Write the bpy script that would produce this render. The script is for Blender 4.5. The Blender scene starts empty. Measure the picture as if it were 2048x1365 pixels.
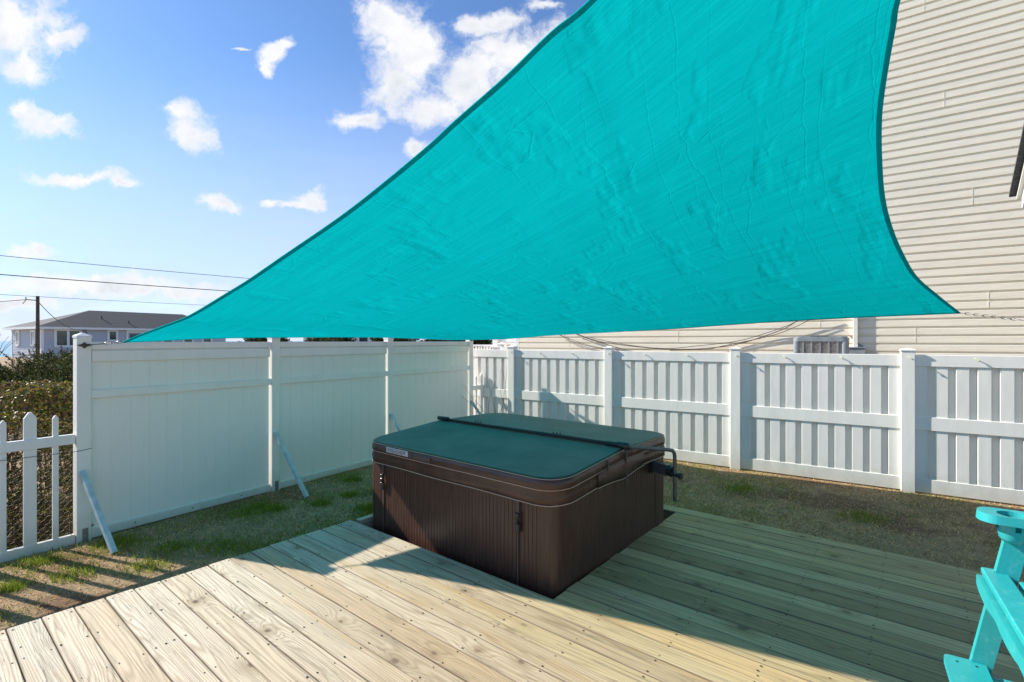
import bpy, math, random
import numpy as np
from mathutils import Vector, Matrix
R = math.radians
random.seed(7)
scene = bpy.context.scene

# ------------------------------------------------------------------ camera
cam = bpy.data.objects.new('camera', bpy.data.cameras.new('camera'))
scene.collection.objects.link(cam)
cam.location = (0, 0, 1.70)
cam.rotation_euler = (R(90), 0, 0)
cam.data.sensor_width = 36
cam.data.lens = 17.49
cam.data.clip_start = 0.05
cam.data.clip_end = 20000
scene.camera = cam

# ------------------------------------------------------------------ light
EXPOSURE = 0.80
SUN_STRENGTH = 4.6
SKY_STRENGTH = 0.085
SUN = Vector((-0.7965, 0.2774, 0.5373)).normalized()      # towards the sun
sun = bpy.data.objects.new('sun', bpy.data.lights.new('sun', 'SUN'))
scene.collection.objects.link(sun)
sun.data.energy = SUN_STRENGTH
sun.data.angle = R(0.6)
sun.data.color = (1.0, 0.94, 0.85)
sun.rotation_euler = SUN.to_track_quat('Z', 'Y').to_euler()
scene.view_settings.view_transform = 'Standard'
scene.view_settings.look = 'None'
scene.view_settings.exposure = EXPOSURE
scene.view_settings.gamma = 1
scene.cycles.max_bounces = 8
scene.cycles.diffuse_bounces = 4
scene.cycles.sample_clamp_indirect = 6


class NT:
    """tiny helper for node trees"""
    def __init__(self, tree):
        self.t = tree
        tree.nodes.clear()

    def n(self, kind, props=None, **ins):
        nd = self.t.nodes.new(kind)
        for k, v in (props or {}).items():
            setattr(nd, k, v)
        for k, v in ins.items():
            key = k.replace('_', ' ')
            if k[0] == 'i' and k[1:].isdigit():
                sock = nd.inputs[int(k[1:])]
            else:
                sock = nd.inputs[key]
            self.put(sock, v)
        return nd

    def put(self, sock, v):
        if isinstance(v, bpy.types.NodeSocket):
            self.t.links.new(v, sock)
        elif isinstance(v, bpy.types.Node):
            self.t.links.new(v.outputs[0], sock)
        else:
            if hasattr(sock.default_value, '__len__') and not hasattr(v, '__len__'):
                v = [v] * len(sock.default_value)
            if hasattr(sock.default_value, '__len__') and len(sock.default_value) == 4 and len(v) == 3:
                v = (*v, 1)
            sock.default_value = v

    def m(self, op, a, b=0.0, c=0.0, clamp=False):
        return self.n('ShaderNodeMath', {'operation': op, 'use_clamp': clamp}, i0=a, i1=b, i2=c).outputs[0]

    def vm(self, op, a, b=(0, 0, 0)):
        nd = self.n('ShaderNodeVectorMath', {'operation': op}, i0=a, i1=b)
        return nd

    def mix(self, f, a, b, blend='MIX'):
        nd = self.n('ShaderNodeMix', {'data_type': 'RGBA', 'blend_type': blend})
        self.put(nd.inputs[0], f); self.put(nd.inputs[6], a); self.put(nd.inputs[7], b)
        return nd.outputs[2]

    def ramp(self, f, stops, interp='LINEAR'):
        nd = self.n('ShaderNodeValToRGB', i0=f)
        cr = nd.color_ramp
        cr.interpolation = interp
        while len(cr.elements) < len(stops):
            cr.elements.new(0.5)
        for el, (p, c) in zip(cr.elements, stops):
            el.position = p
            el.color = (*c, 1) if len(c) == 3 else c
        return nd.outputs[0]

    def noise(self, vec, scale, detail=3, rough=0.5, dist=0.0, out=0):
        return self.n('ShaderNodeTexNoise', Vector=vec, Scale=scale, Detail=detail, Roughness=rough, Distortion=dist).outputs[out]

    def mapr(self, v, a, b, c=0.0, d=1.0, smooth=False):
        return self.n('ShaderNodeMapRange', {'interpolation_type': 'SMOOTHSTEP' if smooth else 'LINEAR'}, i0=v, i1=a, i2=b, i3=c, i4=d).outputs[0]

    def comb(self, x, y, z):
        return self.n('ShaderNodeCombineXYZ', i0=x, i1=y, i2=z).outputs[0]


# ------------------------------------------------------------------ sky with clouds
world = bpy.data.worlds.new('World')
scene.world = world
world.use_nodes = True
w = NT(world.node_tree)
elev = math.asin(SUN.z)
sky = w.n('ShaderNodeTexSky', {'sky_type': 'NISHITA', 'sun_disc': False, 'sun_elevation': elev,
                               'sun_rotation': math.atan2(SUN.x, SUN.y), 'altitude': 10,
                               'air_density': 1.0, 'dust_density': 0.25, 'ozone_density': 1.6})
tc = w.n('ShaderNodeTexCoord')
gen = tc.outputs['Generated']
sp = w.n('ShaderNodeSeparateXYZ', i0=gen)
fwd = w.m('MAXIMUM', sp.outputs[1], 0.05)
gx = w.m('DIVIDE', sp.outputs[0], fwd)
gz = w.m('DIVIDE', sp.outputs[2], fwd)
pl = w.comb(gx, gz, 0.0)
# directions of the clouds: centre and half-size as slopes (right, up)
CLOUDS = [(40, 50, 120, 95), (50, 130, 70, 55), (120, 75, 60, 30),
          (85, 248, 80, 40), (50, 225, 45, 30), (378, 262, 58, 48), (365, 225, 45, 30), (160, 355, 105, 17), (245, 368, 48, 15),
          (440, 398, 52, 21), (616, 402, 38, 20), (590, 410, 40, 10), (540, 405, 32, 12), (548, 112, 30, 30), (565, 90, 20, 20), (535, 135, 20, 22),
          (790, 55, 85, 62), (830, 100, 90, 70), (790, 175, 70, 70), (720, 240, 68, 27), (860, 215, 90, 45),
          (950, 160, 110, 80), (1010, 110, 90, 50), (940, 50, 45, 30), (1000, 40, 60, 26), (1090, 18, 45, 14), (1060, 170, 90, 120),
          (842, 288, 36, 24), (180, 575, 300, 22), (60, 505, 75, 16), (330, 590, 160, 14), (20, 610, 120, 12), (480, 95, 22, 6), (1150, 100, 90, 70)]
warp = w.noise(pl, 9.0, 6, 0.62, out=1)
warpv = w.vm('SCALE', w.vm('SUBTRACT', warp, (0.5, 0.5, 0.5)).outputs[0])
warpv.inputs['Scale'].default_value = 0.10
pw = w.vm('ADD', pl, warpv.outputs[0]).outputs[0]
field = None
for (cx, cy, rx, ry) in CLOUDS:
    c = ((cx - 1024) / 995, (683 - cy) / 995, 0)
    q = w.vm('SUBTRACT', pw, c).outputs[0]
    q = w.vm('MULTIPLY', q, (995 / rx, 995 / ry, 0)).outputs[0]
    ln = w.vm('LENGTH', q).outputs['Value']
    v = w.m('SUBTRACT', 1.0, ln)
    field = v if field is None else w.n('ShaderNodeMath', {'operation': 'SMOOTH_MAX'}, i0=field, i1=v, i2=0.35).outputs[0]
n1 = w.noise(pw, 11.0, 12, 0.68)
n2 = w.noise(pl, 3.0, 3, 0.5)
fld = w.m('ADD', field, w.m('MULTIPLY', w.m('SUBTRACT', n1, 0.5), 2.3))
dens = w.m('MULTIPLY', w.mapr(fld, -0.10, 0.72, 0, 1, True), w.mapr(field, -0.45, -0.05))
dens = w.m('MULTIPLY', dens, 0.97)
front = w.mapr(sp.outputs[1], 0.05, 0.2)
dens = w.m('MULTIPLY', dens, front)
# scattered clouds for the rest of the sky
bk = w.noise(w.vm('MULTIPLY', gen, (2.2, 2.2, 5.0)).outputs[0], 1.6, 7, 0.6)
dens2 = w.m('MULTIPLY', w.mapr(bk, 0.56, 0.70, 0, 0.85, True), w.m('SUBTRACT', 1.0, w.mapr(sp.outputs[1], -0.1, 0.15)))
dens = w.m('MAXIMUM', dens, w.m('MULTIPLY', dens2, w.mapr(sp.outputs[2], 0.02, 0.15)))
# high thin veil near the horizon
veil = w.mapr(gz, 0.0, 0.62, 1.0, 0.0, True)
vn = w.noise(w.vm('MULTIPLY', pl, (1.6, 7.0, 1)).outputs[0], 2.2, 5, 0.6)
veil = w.m('MULTIPLY', veil, w.mapr(vn, 0.25, 0.75, 0.62, 1.0))
hs = w.n('ShaderNodeHueSaturation', Saturation=1.05, Value=1.0, Color=sky.outputs[0])
blue = w.mix(1.0, hs.outputs[0], (0.84, 1.02, 1.26), 'MULTIPLY')
thick = w.mapr(fld, 0.15, 1.1, 0, 1)
shade = w.noise(w.vm('ADD', pl, (0.03, -0.03, 0.0)).outputs[0], 8.0, 5, 0.6)
ccol = w.mix(w.m('MULTIPLY', w.mapr(shade, 0.42, 0.62), thick), (6.8, 6.8, 6.9), (4.9, 5.15, 5.7))
col = w.mix(veil, blue, (4.6, 5.3, 6.9))
col = w.mix(dens, col, ccol)
bg = w.n('ShaderNodeBackground', Color=col, Strength=SKY_STRENGTH)
wo = w.n('ShaderNodeOutputWorld')
w.t.links.new(bg.outputs[0], wo.inputs[0])
world.cycles.sampling_method = 'MANUAL'
world.cycles.sample_map_resolution = 1024

# ------------------------------------------------------------------ materials
M = {}


def mat(name):
    m = bpy.data.materials.new(name)
    m.use_nodes = True
    M[name] = m
    return NT(m.node_tree)


def finish(t, shader):
    o = t.n('ShaderNodeOutputMaterial')
    t.t.links.new(shader.outputs[0], o.inputs[0])


def simple(name, col, rough=0.5, var=0.06, scale=6.0, bump=0.0, bscale=60.0, metal=0.0, spec=0.5, dirt=None):
    t = mat(name)
    co = t.n('ShaderNodeTexCoord').outputs['Object']
    n = t.noise(co, scale, 5, 0.6)
    a = tuple(max(0, c * (1 - var * 1.5)) for c in col)
    b = tuple(min(1, c * (1 + var)) for c in col)
    c = t.mix(t.mapr(n, 0.3, 0.7), a, b)
    if dirt:
        dn = t.noise(co, scale * 4, 6, 0.7)
        c = t.mix(t.mapr(dn, 0.55, 0.72, 0, dirt[1]), c, dirt[0])
    p = t.n('ShaderNodeBsdfPrincipled', Base_Color=c, Roughness=rough, Metallic=metal)
    p.inputs['Specular IOR Level'].default_value = spec
    if bump:
        bn = t.noise(co, bscale, 4, 0.6)
        bp = t.n('ShaderNodeBump', Strength=1.0, Distance=bump, Height=bn)
        t.t.links.new(bp.outputs[0], p.inputs['Normal'])
    finish(t, p)
    return t


def vinyl(name, col, rough=0.38, dirtcol=(0.42, 0.42, 0.34), dz=0.35):
    """white vinyl: faint waviness, grime and green-brown splash low down near the soil"""
    t = mat(name)
    co = t.n('ShaderNodeTexCoord').outputs['Object']
    s = t.n('ShaderNodeSeparateXYZ', i0=co)
    n = t.noise(t.vm('MULTIPLY', co, (3, 3, 0.6)).outputs[0], 2.5, 6, 0.65)
    c = t.mix(t.mapr(n, 0.35, 0.75), col, tuple(x * 0.92 for x in col))
    spk = t.noise(co, 45, 3, 0.7)
    low = t.m('ADD', s.outputs[2], t.m('MULTIPLY', t.noise(co, 9, 4, 0.6), -0.25))
    c = t.mix(t.mapr(low, -0.12, dz * 0.4, 0.55, 0.0), c, dirtcol)
    c = t.mix(t.mapr(spk, 0.70, 0.76, 0, 0.25), c, dirtcol)
    p = t.n('ShaderNodeBsdfPrincipled', Base_Color=c, Roughness=rough)
    wv = t.noise(t.vm('MULTIPLY', co, (1, 1, 0.25)).outputs[0], 7, 2, 0.5)
    bp = t.n('ShaderNodeBump', Strength=0.5, Distance=0.006, Height=wv)
    t.t.links.new(bp.outputs[0], p.inputs['Normal'])
    finish(t, p)


vinyl('white_vinyl', (0.87, 0.84, 0.78))
vinyl('white_wood', (0.87, 0.85, 0.77), 0.55)
simple('white_trim', (0.80, 0.80, 0.80), 0.5)
simple('brace_paint', (0.50, 0.62, 0.64), 0.6, 0.15, 12, 0.001, 90)
simple('galvanised', (0.30, 0.31, 0.31), 0.45, 0.2, 30, metal=0.7)
simple('steel', (0.30, 0.28, 0.25), 0.4, 0.3, 60, metal=0.8)
simple('dark_metal', (0.10, 0.09, 0.07), 0.5, 0.3, 60, metal=0.6)
simple('dark_hole', (0.012, 0.01, 0.008), 0.9)
simple('hook_plastic', (0.66, 0.66, 0.45), 0.4)
simple('black_plastic', (0.018, 0.02, 0.022), 0.4, 0.2, 20)
simple('pipe_metal', (0.12, 0.125, 0.125), 0.38, 0.2, 15, metal=0.3)
simple('tub_vinyl', (0.072, 0.034, 0.023), 0.36, 0.25, 5, 0.010, 9, spec=0.5)
simple('thread', (0.52, 0.38, 0.28), 0.7)
simple('label_white', (0.55, 0.56, 0.58), 0.5, 0.35, 55)
simple('strap', (0.09, 0.06, 0.05), 0.6)
simple('cable', (0.03, 0.03, 0.035), 0.6)
simple('chair_plastic', (0.022, 0.36, 0.37), 0.42, 0.05, 8, 0.0006, 160, dirt=((0.25, 0.55, 0.52), 0.3))
simple('pole_wood', (0.10, 0.075, 0.055), 0.85, 0.4, 10, 0.01, 20)
simple('grey_siding_flat', (0.40, 0.41, 0.46), 0.6)
simple('window_glass', (0.05, 0.06, 0.065), 0.12, 0.5, 1.5, spec=0.8)
simple('hvac_metal', (0.30, 0.33, 0.35), 0.45, 0.15, 8, metal=0.2, dirt=((0.18, 0.13, 0.10), 0.4))
simple('hvac_coil', (0.55, 0.36, 0.25), 0.7, 0.4, 30)
simple('cream_trim', (0.80, 0.76, 0.68), 0.5)
simple('soil_dark', (0.045, 0.035, 0.025), 0.95)
simple('twig', (0.17, 0.125, 0.09), 0.85, 0.3, 15)

# vinyl siding of the neighbour (object z drives a slight change board to board)
for nm, cc in (('cream_siding', (0.88, 0.80, 0.64)), ('white_siding', (0.82, 0.82, 0.82)), ('grey_siding', (0.50, 0.50, 0.56))):
    t = mat(nm)
    co = t.n('ShaderNodeTexCoord').outputs['Object']
    n = t.noise(t.vm('MULTIPLY', co, (0.25, 0.25, 2.0)).outputs[0], 3, 4, 0.55)
    c = t.mix(t.mapr(n, 0.3, 0.7), cc, tuple(x * 0.90 for x in cc))
    p = t.n('ShaderNodeBsdfPrincipled', Base_Color=c, Roughness=0.55)
    wv = t.noise(t.vm('MULTIPLY', co, (1.2, 1.2, 6.0)).outputs[0], 3, 2, 0.5)
    g = t.noise(t.vm('MULTIPLY', co, (4, 4, 90)).outputs[0], 3, 2, 0.5)
    bp = t.n('ShaderNodeBump', Strength=0.6, Distance=0.006, Height=t.m('ADD', wv, t.m('MULTIPLY', g, 0.12)))
    t.t.links.new(bp.outputs[0], p.inputs['Normal'])
    finish(t, p)

# privacy fence boards get the same vinyl with fine vertical grain
t = mat('privacy_boards')
co = t.n('ShaderNodeTexCoord').outputs['Object']
n = t.noise(t.vm('MULTIPLY', co, (14, 14, 0.8)).outputs[0], 4, 5, 0.65)
n2 = t.noise(co, 1.3, 4, 0.5)
c = t.mix(t.mapr(n, 0.3, 0.7), (0.85, 0.82, 0.73), (0.88, 0.86, 0.79))
c = t.mix(t.mapr(n2, 0.4, 0.75, 0, 0.5), c, (0.80, 0.79, 0.70))
spk = t.noise(co, 38, 3, 0.7)
c = t.mix(t.mapr(spk, 0.72, 0.76, 0, 0.35), c, (0.40, 0.42, 0.34))
p = t.n('ShaderNodeBsdfPrincipled', Base_Color=c, Roughness=0.5)
bp = t.n('ShaderNodeBump', Strength=0.4, Distance=0.002, Height=n)
t.t.links.new(bp.outputs[0], p.inputs['Normal'])
finish(t, p)

# deck boards: UV = metres along the board, board id + metres across
t = mat('deck_wood')
uv = t.n('ShaderNodeUVMap').outputs[0]
s = t.n('ShaderNodeSeparateXYZ', i0=uv)
U, V = s.outputs[0], s.outputs[1]
bid = t.m('FLOOR', V)
vv = t.m('SUBTRACT', V, bid)
rnd = t.n('ShaderNodeTexWhiteNoise', {'noise_dimensions': '1D'}, W=bid)
rn = rnd.outputs[0]
rc = t.n('ShaderNodeSeparateColor', i0=rnd.outputs[1])
off = t.m('MULTIPLY', bid, 3.713)
k2 = t.comb(t.m('MULTIPLY', t.m('ADD', U, off), 2.6), t.m('MULTIPLY', t.m('ADD', vv, t.m('MULTIPLY', off, 0.37)), 2.6), 0.0)
vor = t.n('ShaderNodeTexVoronoi', {'feature': 'F1', 'voronoi_dimensions': '2D'}, Vector=k2, Scale=1.0, Randomness=1.0)
dv = t.vm('SUBTRACT', k2, vor.outputs['Position']).outputs[0]
jit = t.noise(t.comb(U, vv, bid), 18, 3, 0.6)
core = t.m('ADD', t.m('MULTIPLY', 1.0, t.vm('LENGTH', t.vm('MULTIPLY', dv, (0.8, 1.2, 0)).outputs[0]).outputs['Value']), t.m('MULTIPLY', t.m('SUBTRACT', jit, 0.5), 0.07))
ell = t.vm('LENGTH', t.vm('MULTIPLY', dv, (1.3, 3.4, 0)).outputs[0]).outputs['Value']
kf = t.m('POWER', 2.718, t.m('MULTIPLY', t.m('MULTIPLY', ell, ell), -5.0))
ksc = t.n('ShaderNodeSeparateColor', i0=vor.outputs['Color'])
ksel = t.m('MULTIPLY', t.m('GREATER_THAN', ksc.outputs[0], 0.28), t.m('ADD', 0.35, t.m('MULTIPLY', ksc.outputs[1], 0.65)))
ksz = t.m('ADD', 0.45, t.m('MULTIPLY', ksc.outputs[2], 0.75))
kf = t.m('MULTIPLY', kf, ksel)
lown = t.noise(t.comb(t.m('MULTIPLY', t.m('ADD', U, off), 0.45), t.m('MULTIPLY', vv, 6.0), bid), 1.0, 2, 0.45)
g = t.m('ADD', t.m('MULTIPLY', vv, t.m('ADD', 45.0, t.m('MULTIPLY', rn, 50.0))), t.m('MULTIPLY', lown, 15.0))
g = t.m('ADD', g, t.m('MULTIPLY', kf, 5.0))
rings = t.m('ADD', t.m('MULTIPLY', t.m('SINE', t.m('MULTIPLY', g, 6.283)), 0.5), 0.5)
rings = t.m('POWER', rings, 2.2)
fib = t.noise(t.comb(t.m('MULTIPLY', t.m('ADD', U, off), 5.0), t.m('MULTIPLY', V, 260.0), 0.0), 1.0, 3, 0.65)
blot = t.noise(t.comb(t.m('MULTIPLY', t.m('ADD', U, off), 1.1), t.m('MULTIPLY', vv, 14.0), bid), 1.5, 5, 0.7)
blot2 = t.noise(t.comb(t.m('MULTIPLY', t.m('ADD', U, off), 0.9), t.m('MULTIPLY', vv, 5.0), t.m('ADD', bid, 0.5)), 1.0, 4, 0.6)
base = t.mix(rn, (0.74, 0.60, 0.43), (0.85, 0.76, 0.63))
base = t.mix(t.mapr(rc.outputs[1], 0.55, 1.0, 0, 0.7), base, (0.57, 0.53, 0.43))
base = t.mix(t.mapr(rc.outputs[2], 0.70, 1.0, 0, 0.7), base, (0.64, 0.46, 0.28))
base = t.mix(t.m('MULTIPLY', rings, 0.55), base, (0.36, 0.25, 0.14))
base = t.mix(t.mapr(fib, 0.35, 0.70, 0, 0.45), base, (0.30, 0.25, 0.17))
base = t.mix(t.mapr(blot, 0.50, 0.74, 0, 0.5), base, (0.38, 0.33, 0.25))
base = t.mix(t.mapr(blot2, 0.55, 0.72, 0, 0.65), base, (0.54, 0.37, 0.19))
crk = t.noise(t.comb(t.m('MULTIPLY', t.m('ADD', U, off), 1.3), t.m('MULTIPLY', V, 90.0), 4.0), 1.0, 2, 0.5)
crack = t.mapr(t.m('ABSOLUTE', t.m('SUBTRACT', crk, 0.5)), 0.0, 0.012, 0.5, 0.0)
crack = t.m('MULTIPLY', crack, t.mapr(t.noise(t.comb(U, t.m('MULTIPLY', vv, 9), bid), 2.2, 2, 0.5), 0.52, 0.62))
core = t.m('DIVIDE', core, ksz)
halo = t.m('MULTIPLY', t.mapr(t.m('ADD', core, t.m('MULTIPLY', t.m('SUBTRACT', blot, 0.5), 0.25)), 0.03, 0.24, 0.8, 0.0), ksel)
base = t.mix(halo, base, (0.30, 0.215, 0.12))
wob_ = t.noise(t.comb(t.m('MULTIPLY', U, 0.6), vv, bid), 3.0, 2, 0.5)
stre = t.noise(t.comb(t.m('MULTIPLY', t.m('ADD', U, off), 0.9), t.m('ADD', t.m('MULTIPLY', V, 62.0), t.m('MULTIPLY', wob_, 2.5)), 2.0), 1.0, 4, 0.62)
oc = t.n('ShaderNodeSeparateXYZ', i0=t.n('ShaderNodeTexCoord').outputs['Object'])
# the boards out in the open are bleached; those under the sail are yellower, then olive with the sail's shade painted in
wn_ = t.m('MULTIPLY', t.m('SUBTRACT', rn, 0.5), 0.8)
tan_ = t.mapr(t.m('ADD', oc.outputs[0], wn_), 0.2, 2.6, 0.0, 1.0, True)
olive_shade = t.mapr(t.m('ADD', oc.outputs[1], t.m('MULTIPLY', t.m('SUBTRACT', rc.outputs[0], 0.5), 0.5)), -0.9, 0.1, 0.0, 1.0, True)
olive_shade = t.m('MULTIPLY', olive_shade, t.mapr(oc.outputs[0], 0.6, 2.2))
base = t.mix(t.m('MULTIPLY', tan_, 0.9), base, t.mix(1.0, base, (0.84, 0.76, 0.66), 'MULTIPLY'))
base = t.mix(t.m('MULTIPLY', olive_shade, 0.95), base, t.mix(1.0, base, t.mix(t.mapr(rc.outputs[1], 0.2, 0.8), (0.60, 0.60, 0.44), (1.15, 1.12, 0.88)), 'MULTIPLY'))
base = t.mix(t.m('MULTIPLY', t.mapr(stre, 0.48, 0.66, 0, 1), t.m('ADD', 0.36, t.m('MULTIPLY', olive_shade, 0.35))), base, (0.16, 0.125, 0.075))
base = t.mix(t.m('MULTIPLY', t.mapr(core, 0.035, 0.065, 0.9, 0.0), ksel), base, (0.11, 0.065, 0.04))
base = t.mix(crack, base, (0.10, 0.075, 0.05))
edge = t.m('MINIMUM', vv, t.m('SUBTRACT', 0.1375, vv))
base = t.mix(t.mapr(edge, 0.0, 0.006, 0.7, 0.0), base, (0.13, 0.095, 0.06))
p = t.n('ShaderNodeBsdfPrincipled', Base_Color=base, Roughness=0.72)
hgt = t.m('ADD', t.m('MULTIPLY', rings, -0.4), t.m('ADD', t.m('MULTIPLY', fib, -0.5), t.m('MULTIPLY', crack, -3.0)))
bp = t.n('ShaderNodeBump', Strength=0.8, Distance=0.0016, Height=hgt)
t.t.links.new(bp.outputs[0], p.inputs['Normal'])
finish(t, p)

# lawn soil
t = mat('lawn_soil')
co = t.n('ShaderNodeTexCoord').outputs['Object']
n1_ = t.noise(co, 1.1, 5, 0.6)
n2_ = t.noise(co, 9, 6, 0.7)
n3_ = t.noise(co, 70, 4, 0.75)
c = t.mix(t.mapr(n2_, 0.3, 0.7), (0.27, 0.165, 0.085), (0.54, 0.37, 0.20))
c = t.mix(t.mapr(n1_, 0.45, 0.65, 0, 0.55), c, (0.17, 0.18, 0.08))
c = t.mix(t.mapr(n3_, 0.45, 0.72, 0, 0.7), c, (0.34, 0.27, 0.17))
c = t.mix(t.mapr(n3_, 0.25, 0.45, 0.85, 0.0), c, (0.045, 0.033, 0.02))
c = t.mix(t.mapr(t.noise(t.vm('ADD', co, (7, 3, 0)).outputs[0], 0.9, 4, 0.6), 0.52, 0.60, 0, 0.75), c, (0.16, 0.07, 0.035))
p = t.n('ShaderNodeBsdfPrincipled', Base_Color=c, Roughness=0.95)
bp = t.n('ShaderNodeBump', Strength=1.0, Distance=0.012, Height=t.m('ADD', n3_, n2_))
t.t.links.new(bp.outputs[0], p.inputs['Normal'])
finish(t, p)

t = mat('sea_water')
co = t.n('ShaderNodeTexCoord').outputs['Object']
n = t.noise(t.vm('MULTIPLY', co, (0.02, 0.2, 1)).outputs[0], 3, 4, 0.6)
p = t.n('ShaderNodeBsdfPrincipled', Base_Color=t.mix(n, (0.10, 0.26, 0.32), (0.16, 0.34, 0.40)), Roughness=0.25)
bp = t.n('ShaderNodeBump', Strength=0.6, Distance=0.5, Height=n)
t.t.links.new(bp.outputs[0], p.inputs['Normal'])
finish(t, p)

# roof shingles
t = mat('roof_shingle')
co = t.n('ShaderNodeTexCoord').outputs['Object']
br = t.n('ShaderNodeTexBrick', Vector=t.vm('MULTIPLY', co, (1, 2.2, 1)).outputs[0], Scale=3.2, Color1=(0.045, 0.047, 0.055, 1), Color2=(0.085, 0.085, 0.095, 1), Mortar=(0.02, 0.02, 0.022, 1))
br.inputs['Mortar Size'].default_value = 0.03
c = t.mix(0.5, br.outputs[0], t.mix(t.noise(co, 14, 4, 0.7), (0.03, 0.03, 0.035), (0.12, 0.118, 0.12)))
p = t.n('ShaderNodeBsdfPrincipled', Base_Color=c, Roughness=0.9)
finish(t, p)

# leaves: colour attribute per leaf
for nm, rough, trans in (('leaf_gloss', 0.46, 0.25), ('leaf_soft', 0.6, 0.3), ('grass_blade', 0.6, 0.35)):
    t = mat(nm)
    at = t.n('ShaderNodeAttribute', {'attribute_name': 'Col'})
    p = t.n('ShaderNodeBsdfPrincipled', Base_Color=at.outputs[0], Roughness=rough)
    p.inputs['Specular IOR Level'].default_value = 0.35 if nm == 'leaf_gloss' else 0.12
    tr = t.n('ShaderNodeBsdfTranslucent', Color=at.outputs[0])
    mx = t.n('ShaderNodeMixShader', i0=trans)
    t.t.links.new(p.outputs[0], mx.inputs[1]); t.t.links.new(tr.outputs[0], mx.inputs[2])
    finish(t, mx)

# shade cloth
for nm, wt, dk in (('shade_cloth', 0.74, 1.0), ('shade_hem', 0.74, 1.2)):
    t = mat(nm)
    uvn = t.n('ShaderNodeUVMap').outputs[0]
    tcn = t.n('ShaderNodeTexCoord').outputs['Object']
    su = t.n('ShaderNodeSeparateXYZ', i0=uvn)
    weave = t.noise(t.comb(t.m('MULTIPLY', su.outputs[0], 900.0), t.m('MULTIPLY', su.outputs[1], 14.0), 0.0), 1.0, 3, 0.7)
    soft = t.noise(t.vm('MULTIPLY', uvn, (46.0, 4.0, 1.0)).outputs[0], 1.0, 4, 0.55)
    c = t.mix(t.mapr(weave, 0.25, 0.75), (0.0 , 0.235 * dk, 0.25 * dk), (0.002, 0.37 * dk, 0.385 * dk))
    knit = t.noise(t.vm('MULTIPLY', uvn, (150.0, 1.6, 1.0)).outputs[0], 1.0, 4, 0.7)
    c = t.mix(t.mapr(knit, 0.35, 0.7, 0, 0.30), c, (0.0, 0.19 * dk, 0.205 * dk))
    c = t.mix(t.mapr(soft, 0.3, 0.7, 0, 0.25), c, (0.0, 0.20 * dk, 0.22 * dk))
    # packing creases: fine fold lines and puckers
    wob = t.noise(uvn, 3.0, 4, 0.6, out=1)
    wuv = t.vm('ADD', uvn, t.vm('MULTIPLY', wob, (0.10, 0.10, 0)).outputs[0]).outputs[0]
    vo = t.n('ShaderNodeTexVoronoi', {'feature': 'DISTANCE_TO_EDGE', 'voronoi_dimensions': '2D'}, Vector=t.vm('MULTIPLY', wuv, (9.0, 4.0, 1)).outputs[0], Scale=1.0)
    crs = t.mapr(vo.outputs[0], 0.0, 0.014, 1.0, 0.0, True)
    cmask = t.mapr(t.noise(uvn, 5.0, 3, 0.6), 0.42, 0.62)
    vo2 = t.n('ShaderNodeTexVoronoi', {'feature': 'DISTANCE_TO_EDGE', 'voronoi_dimensions': '2D'}, Vector=t.vm('MULTIPLY', wuv, (34.0, 22.0, 1)).outputs[0], Scale=1.0)
    crs2 = t.m('MULTIPLY', t.mapr(vo2.outputs[0], 0.0, 0.06, 1.0, 0.0, True), t.mapr(t.noise(uvn, 9.0, 3, 0.6), 0.54, 0.68))
    # creases across the knit (lines of constant v, wandering)
    def fold(freq, seed, wdt):
        wv_ = t.noise(t.comb(t.m('MULTIPLY', su.outputs[0], 3.2), t.m('MULTIPLY', su.outputs[1], 2.0), seed), 1.0, 5, 0.6)
        vv_ = t.m('ADD', t.m('MULTIPLY', su.outputs[1], freq), t.m('MULTIPLY', wv_, 1.3))
        cell = t.m('FLOOR', vv_)
        rn_ = t.n('ShaderNodeTexWhiteNoise', {'noise_dimensions': '1D'}, W=t.m('ADD', cell, seed)).outputs[0]
        dd_ = t.m('ABSOLUTE', t.m('SUBTRACT', t.m('SUBTRACT', vv_, cell), t.m('ADD', 0.2, t.m('MULTIPLY', rn_, 0.6))))
        ln_ = t.mapr(dd_, 0.0, wdt, 1.0, 0.0, True)
        mk_ = t.mapr(t.noise(t.comb(t.m('MULTIPLY', su.outputs[0], 3.0), t.m('MULTIPLY', cell, 0.7), seed), 1.0, 2, 0.5), 0.42, 0.58)
        return t.m('MULTIPLY', ln_, mk_)
    folds = t.m('ADD', fold(13.0, 1.5, 0.022), t.m('MULTIPLY', fold(27.0, 7.5, 0.035), 0.8))
    puck = t.noise(t.vm('MULTIPLY', uvn, (75.0, 24.0, 1)).outputs[0], 1.0, 3, 0.6, 0.7)
    pmask = t.mapr(t.noise(t.vm('MULTIPLY', uvn, (5.0, 13.0, 1)).outputs[0], 1.0, 3, 0.6), 0.54, 0.70)
    hgt = t.m('ADD', t.m('MULTIPLY', crs, t.m('MULTIPLY', cmask, 0.12)), t.m('MULTIPLY', t.m('MULTIPLY', puck, pmask), 1.9))
    hgt = t.m('ADD', hgt, t.m('MULTIPLY', folds, 0.13))
    hgt = t.m('ADD', hgt, t.m('MULTIPLY', crs2, 0.28))
    hgt = t.m('ADD', hgt, t.m('MULTIPLY', weave, 0.16))
    bp = t.n('ShaderNodeBump', Strength=1.0, Distance=0.013, Height=hgt)
    d_ = t.n('ShaderNodeBsdfDiffuse', Color=c)
    tr = t.n('ShaderNodeBsdfTranslucent', Color=c)
    t.t.links.new(bp.outputs[0], d_.inputs['Normal']); t.t.links.new(bp.outputs[0], tr.inputs['Normal'])
    mx = t.n('ShaderNodeMixShader', i0=wt)
    t.t.links.new(d_.outputs[0], mx.inputs[1]); t.t.links.new(tr.outputs[0], mx.inputs[2])
    finish(t, mx)

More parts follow.
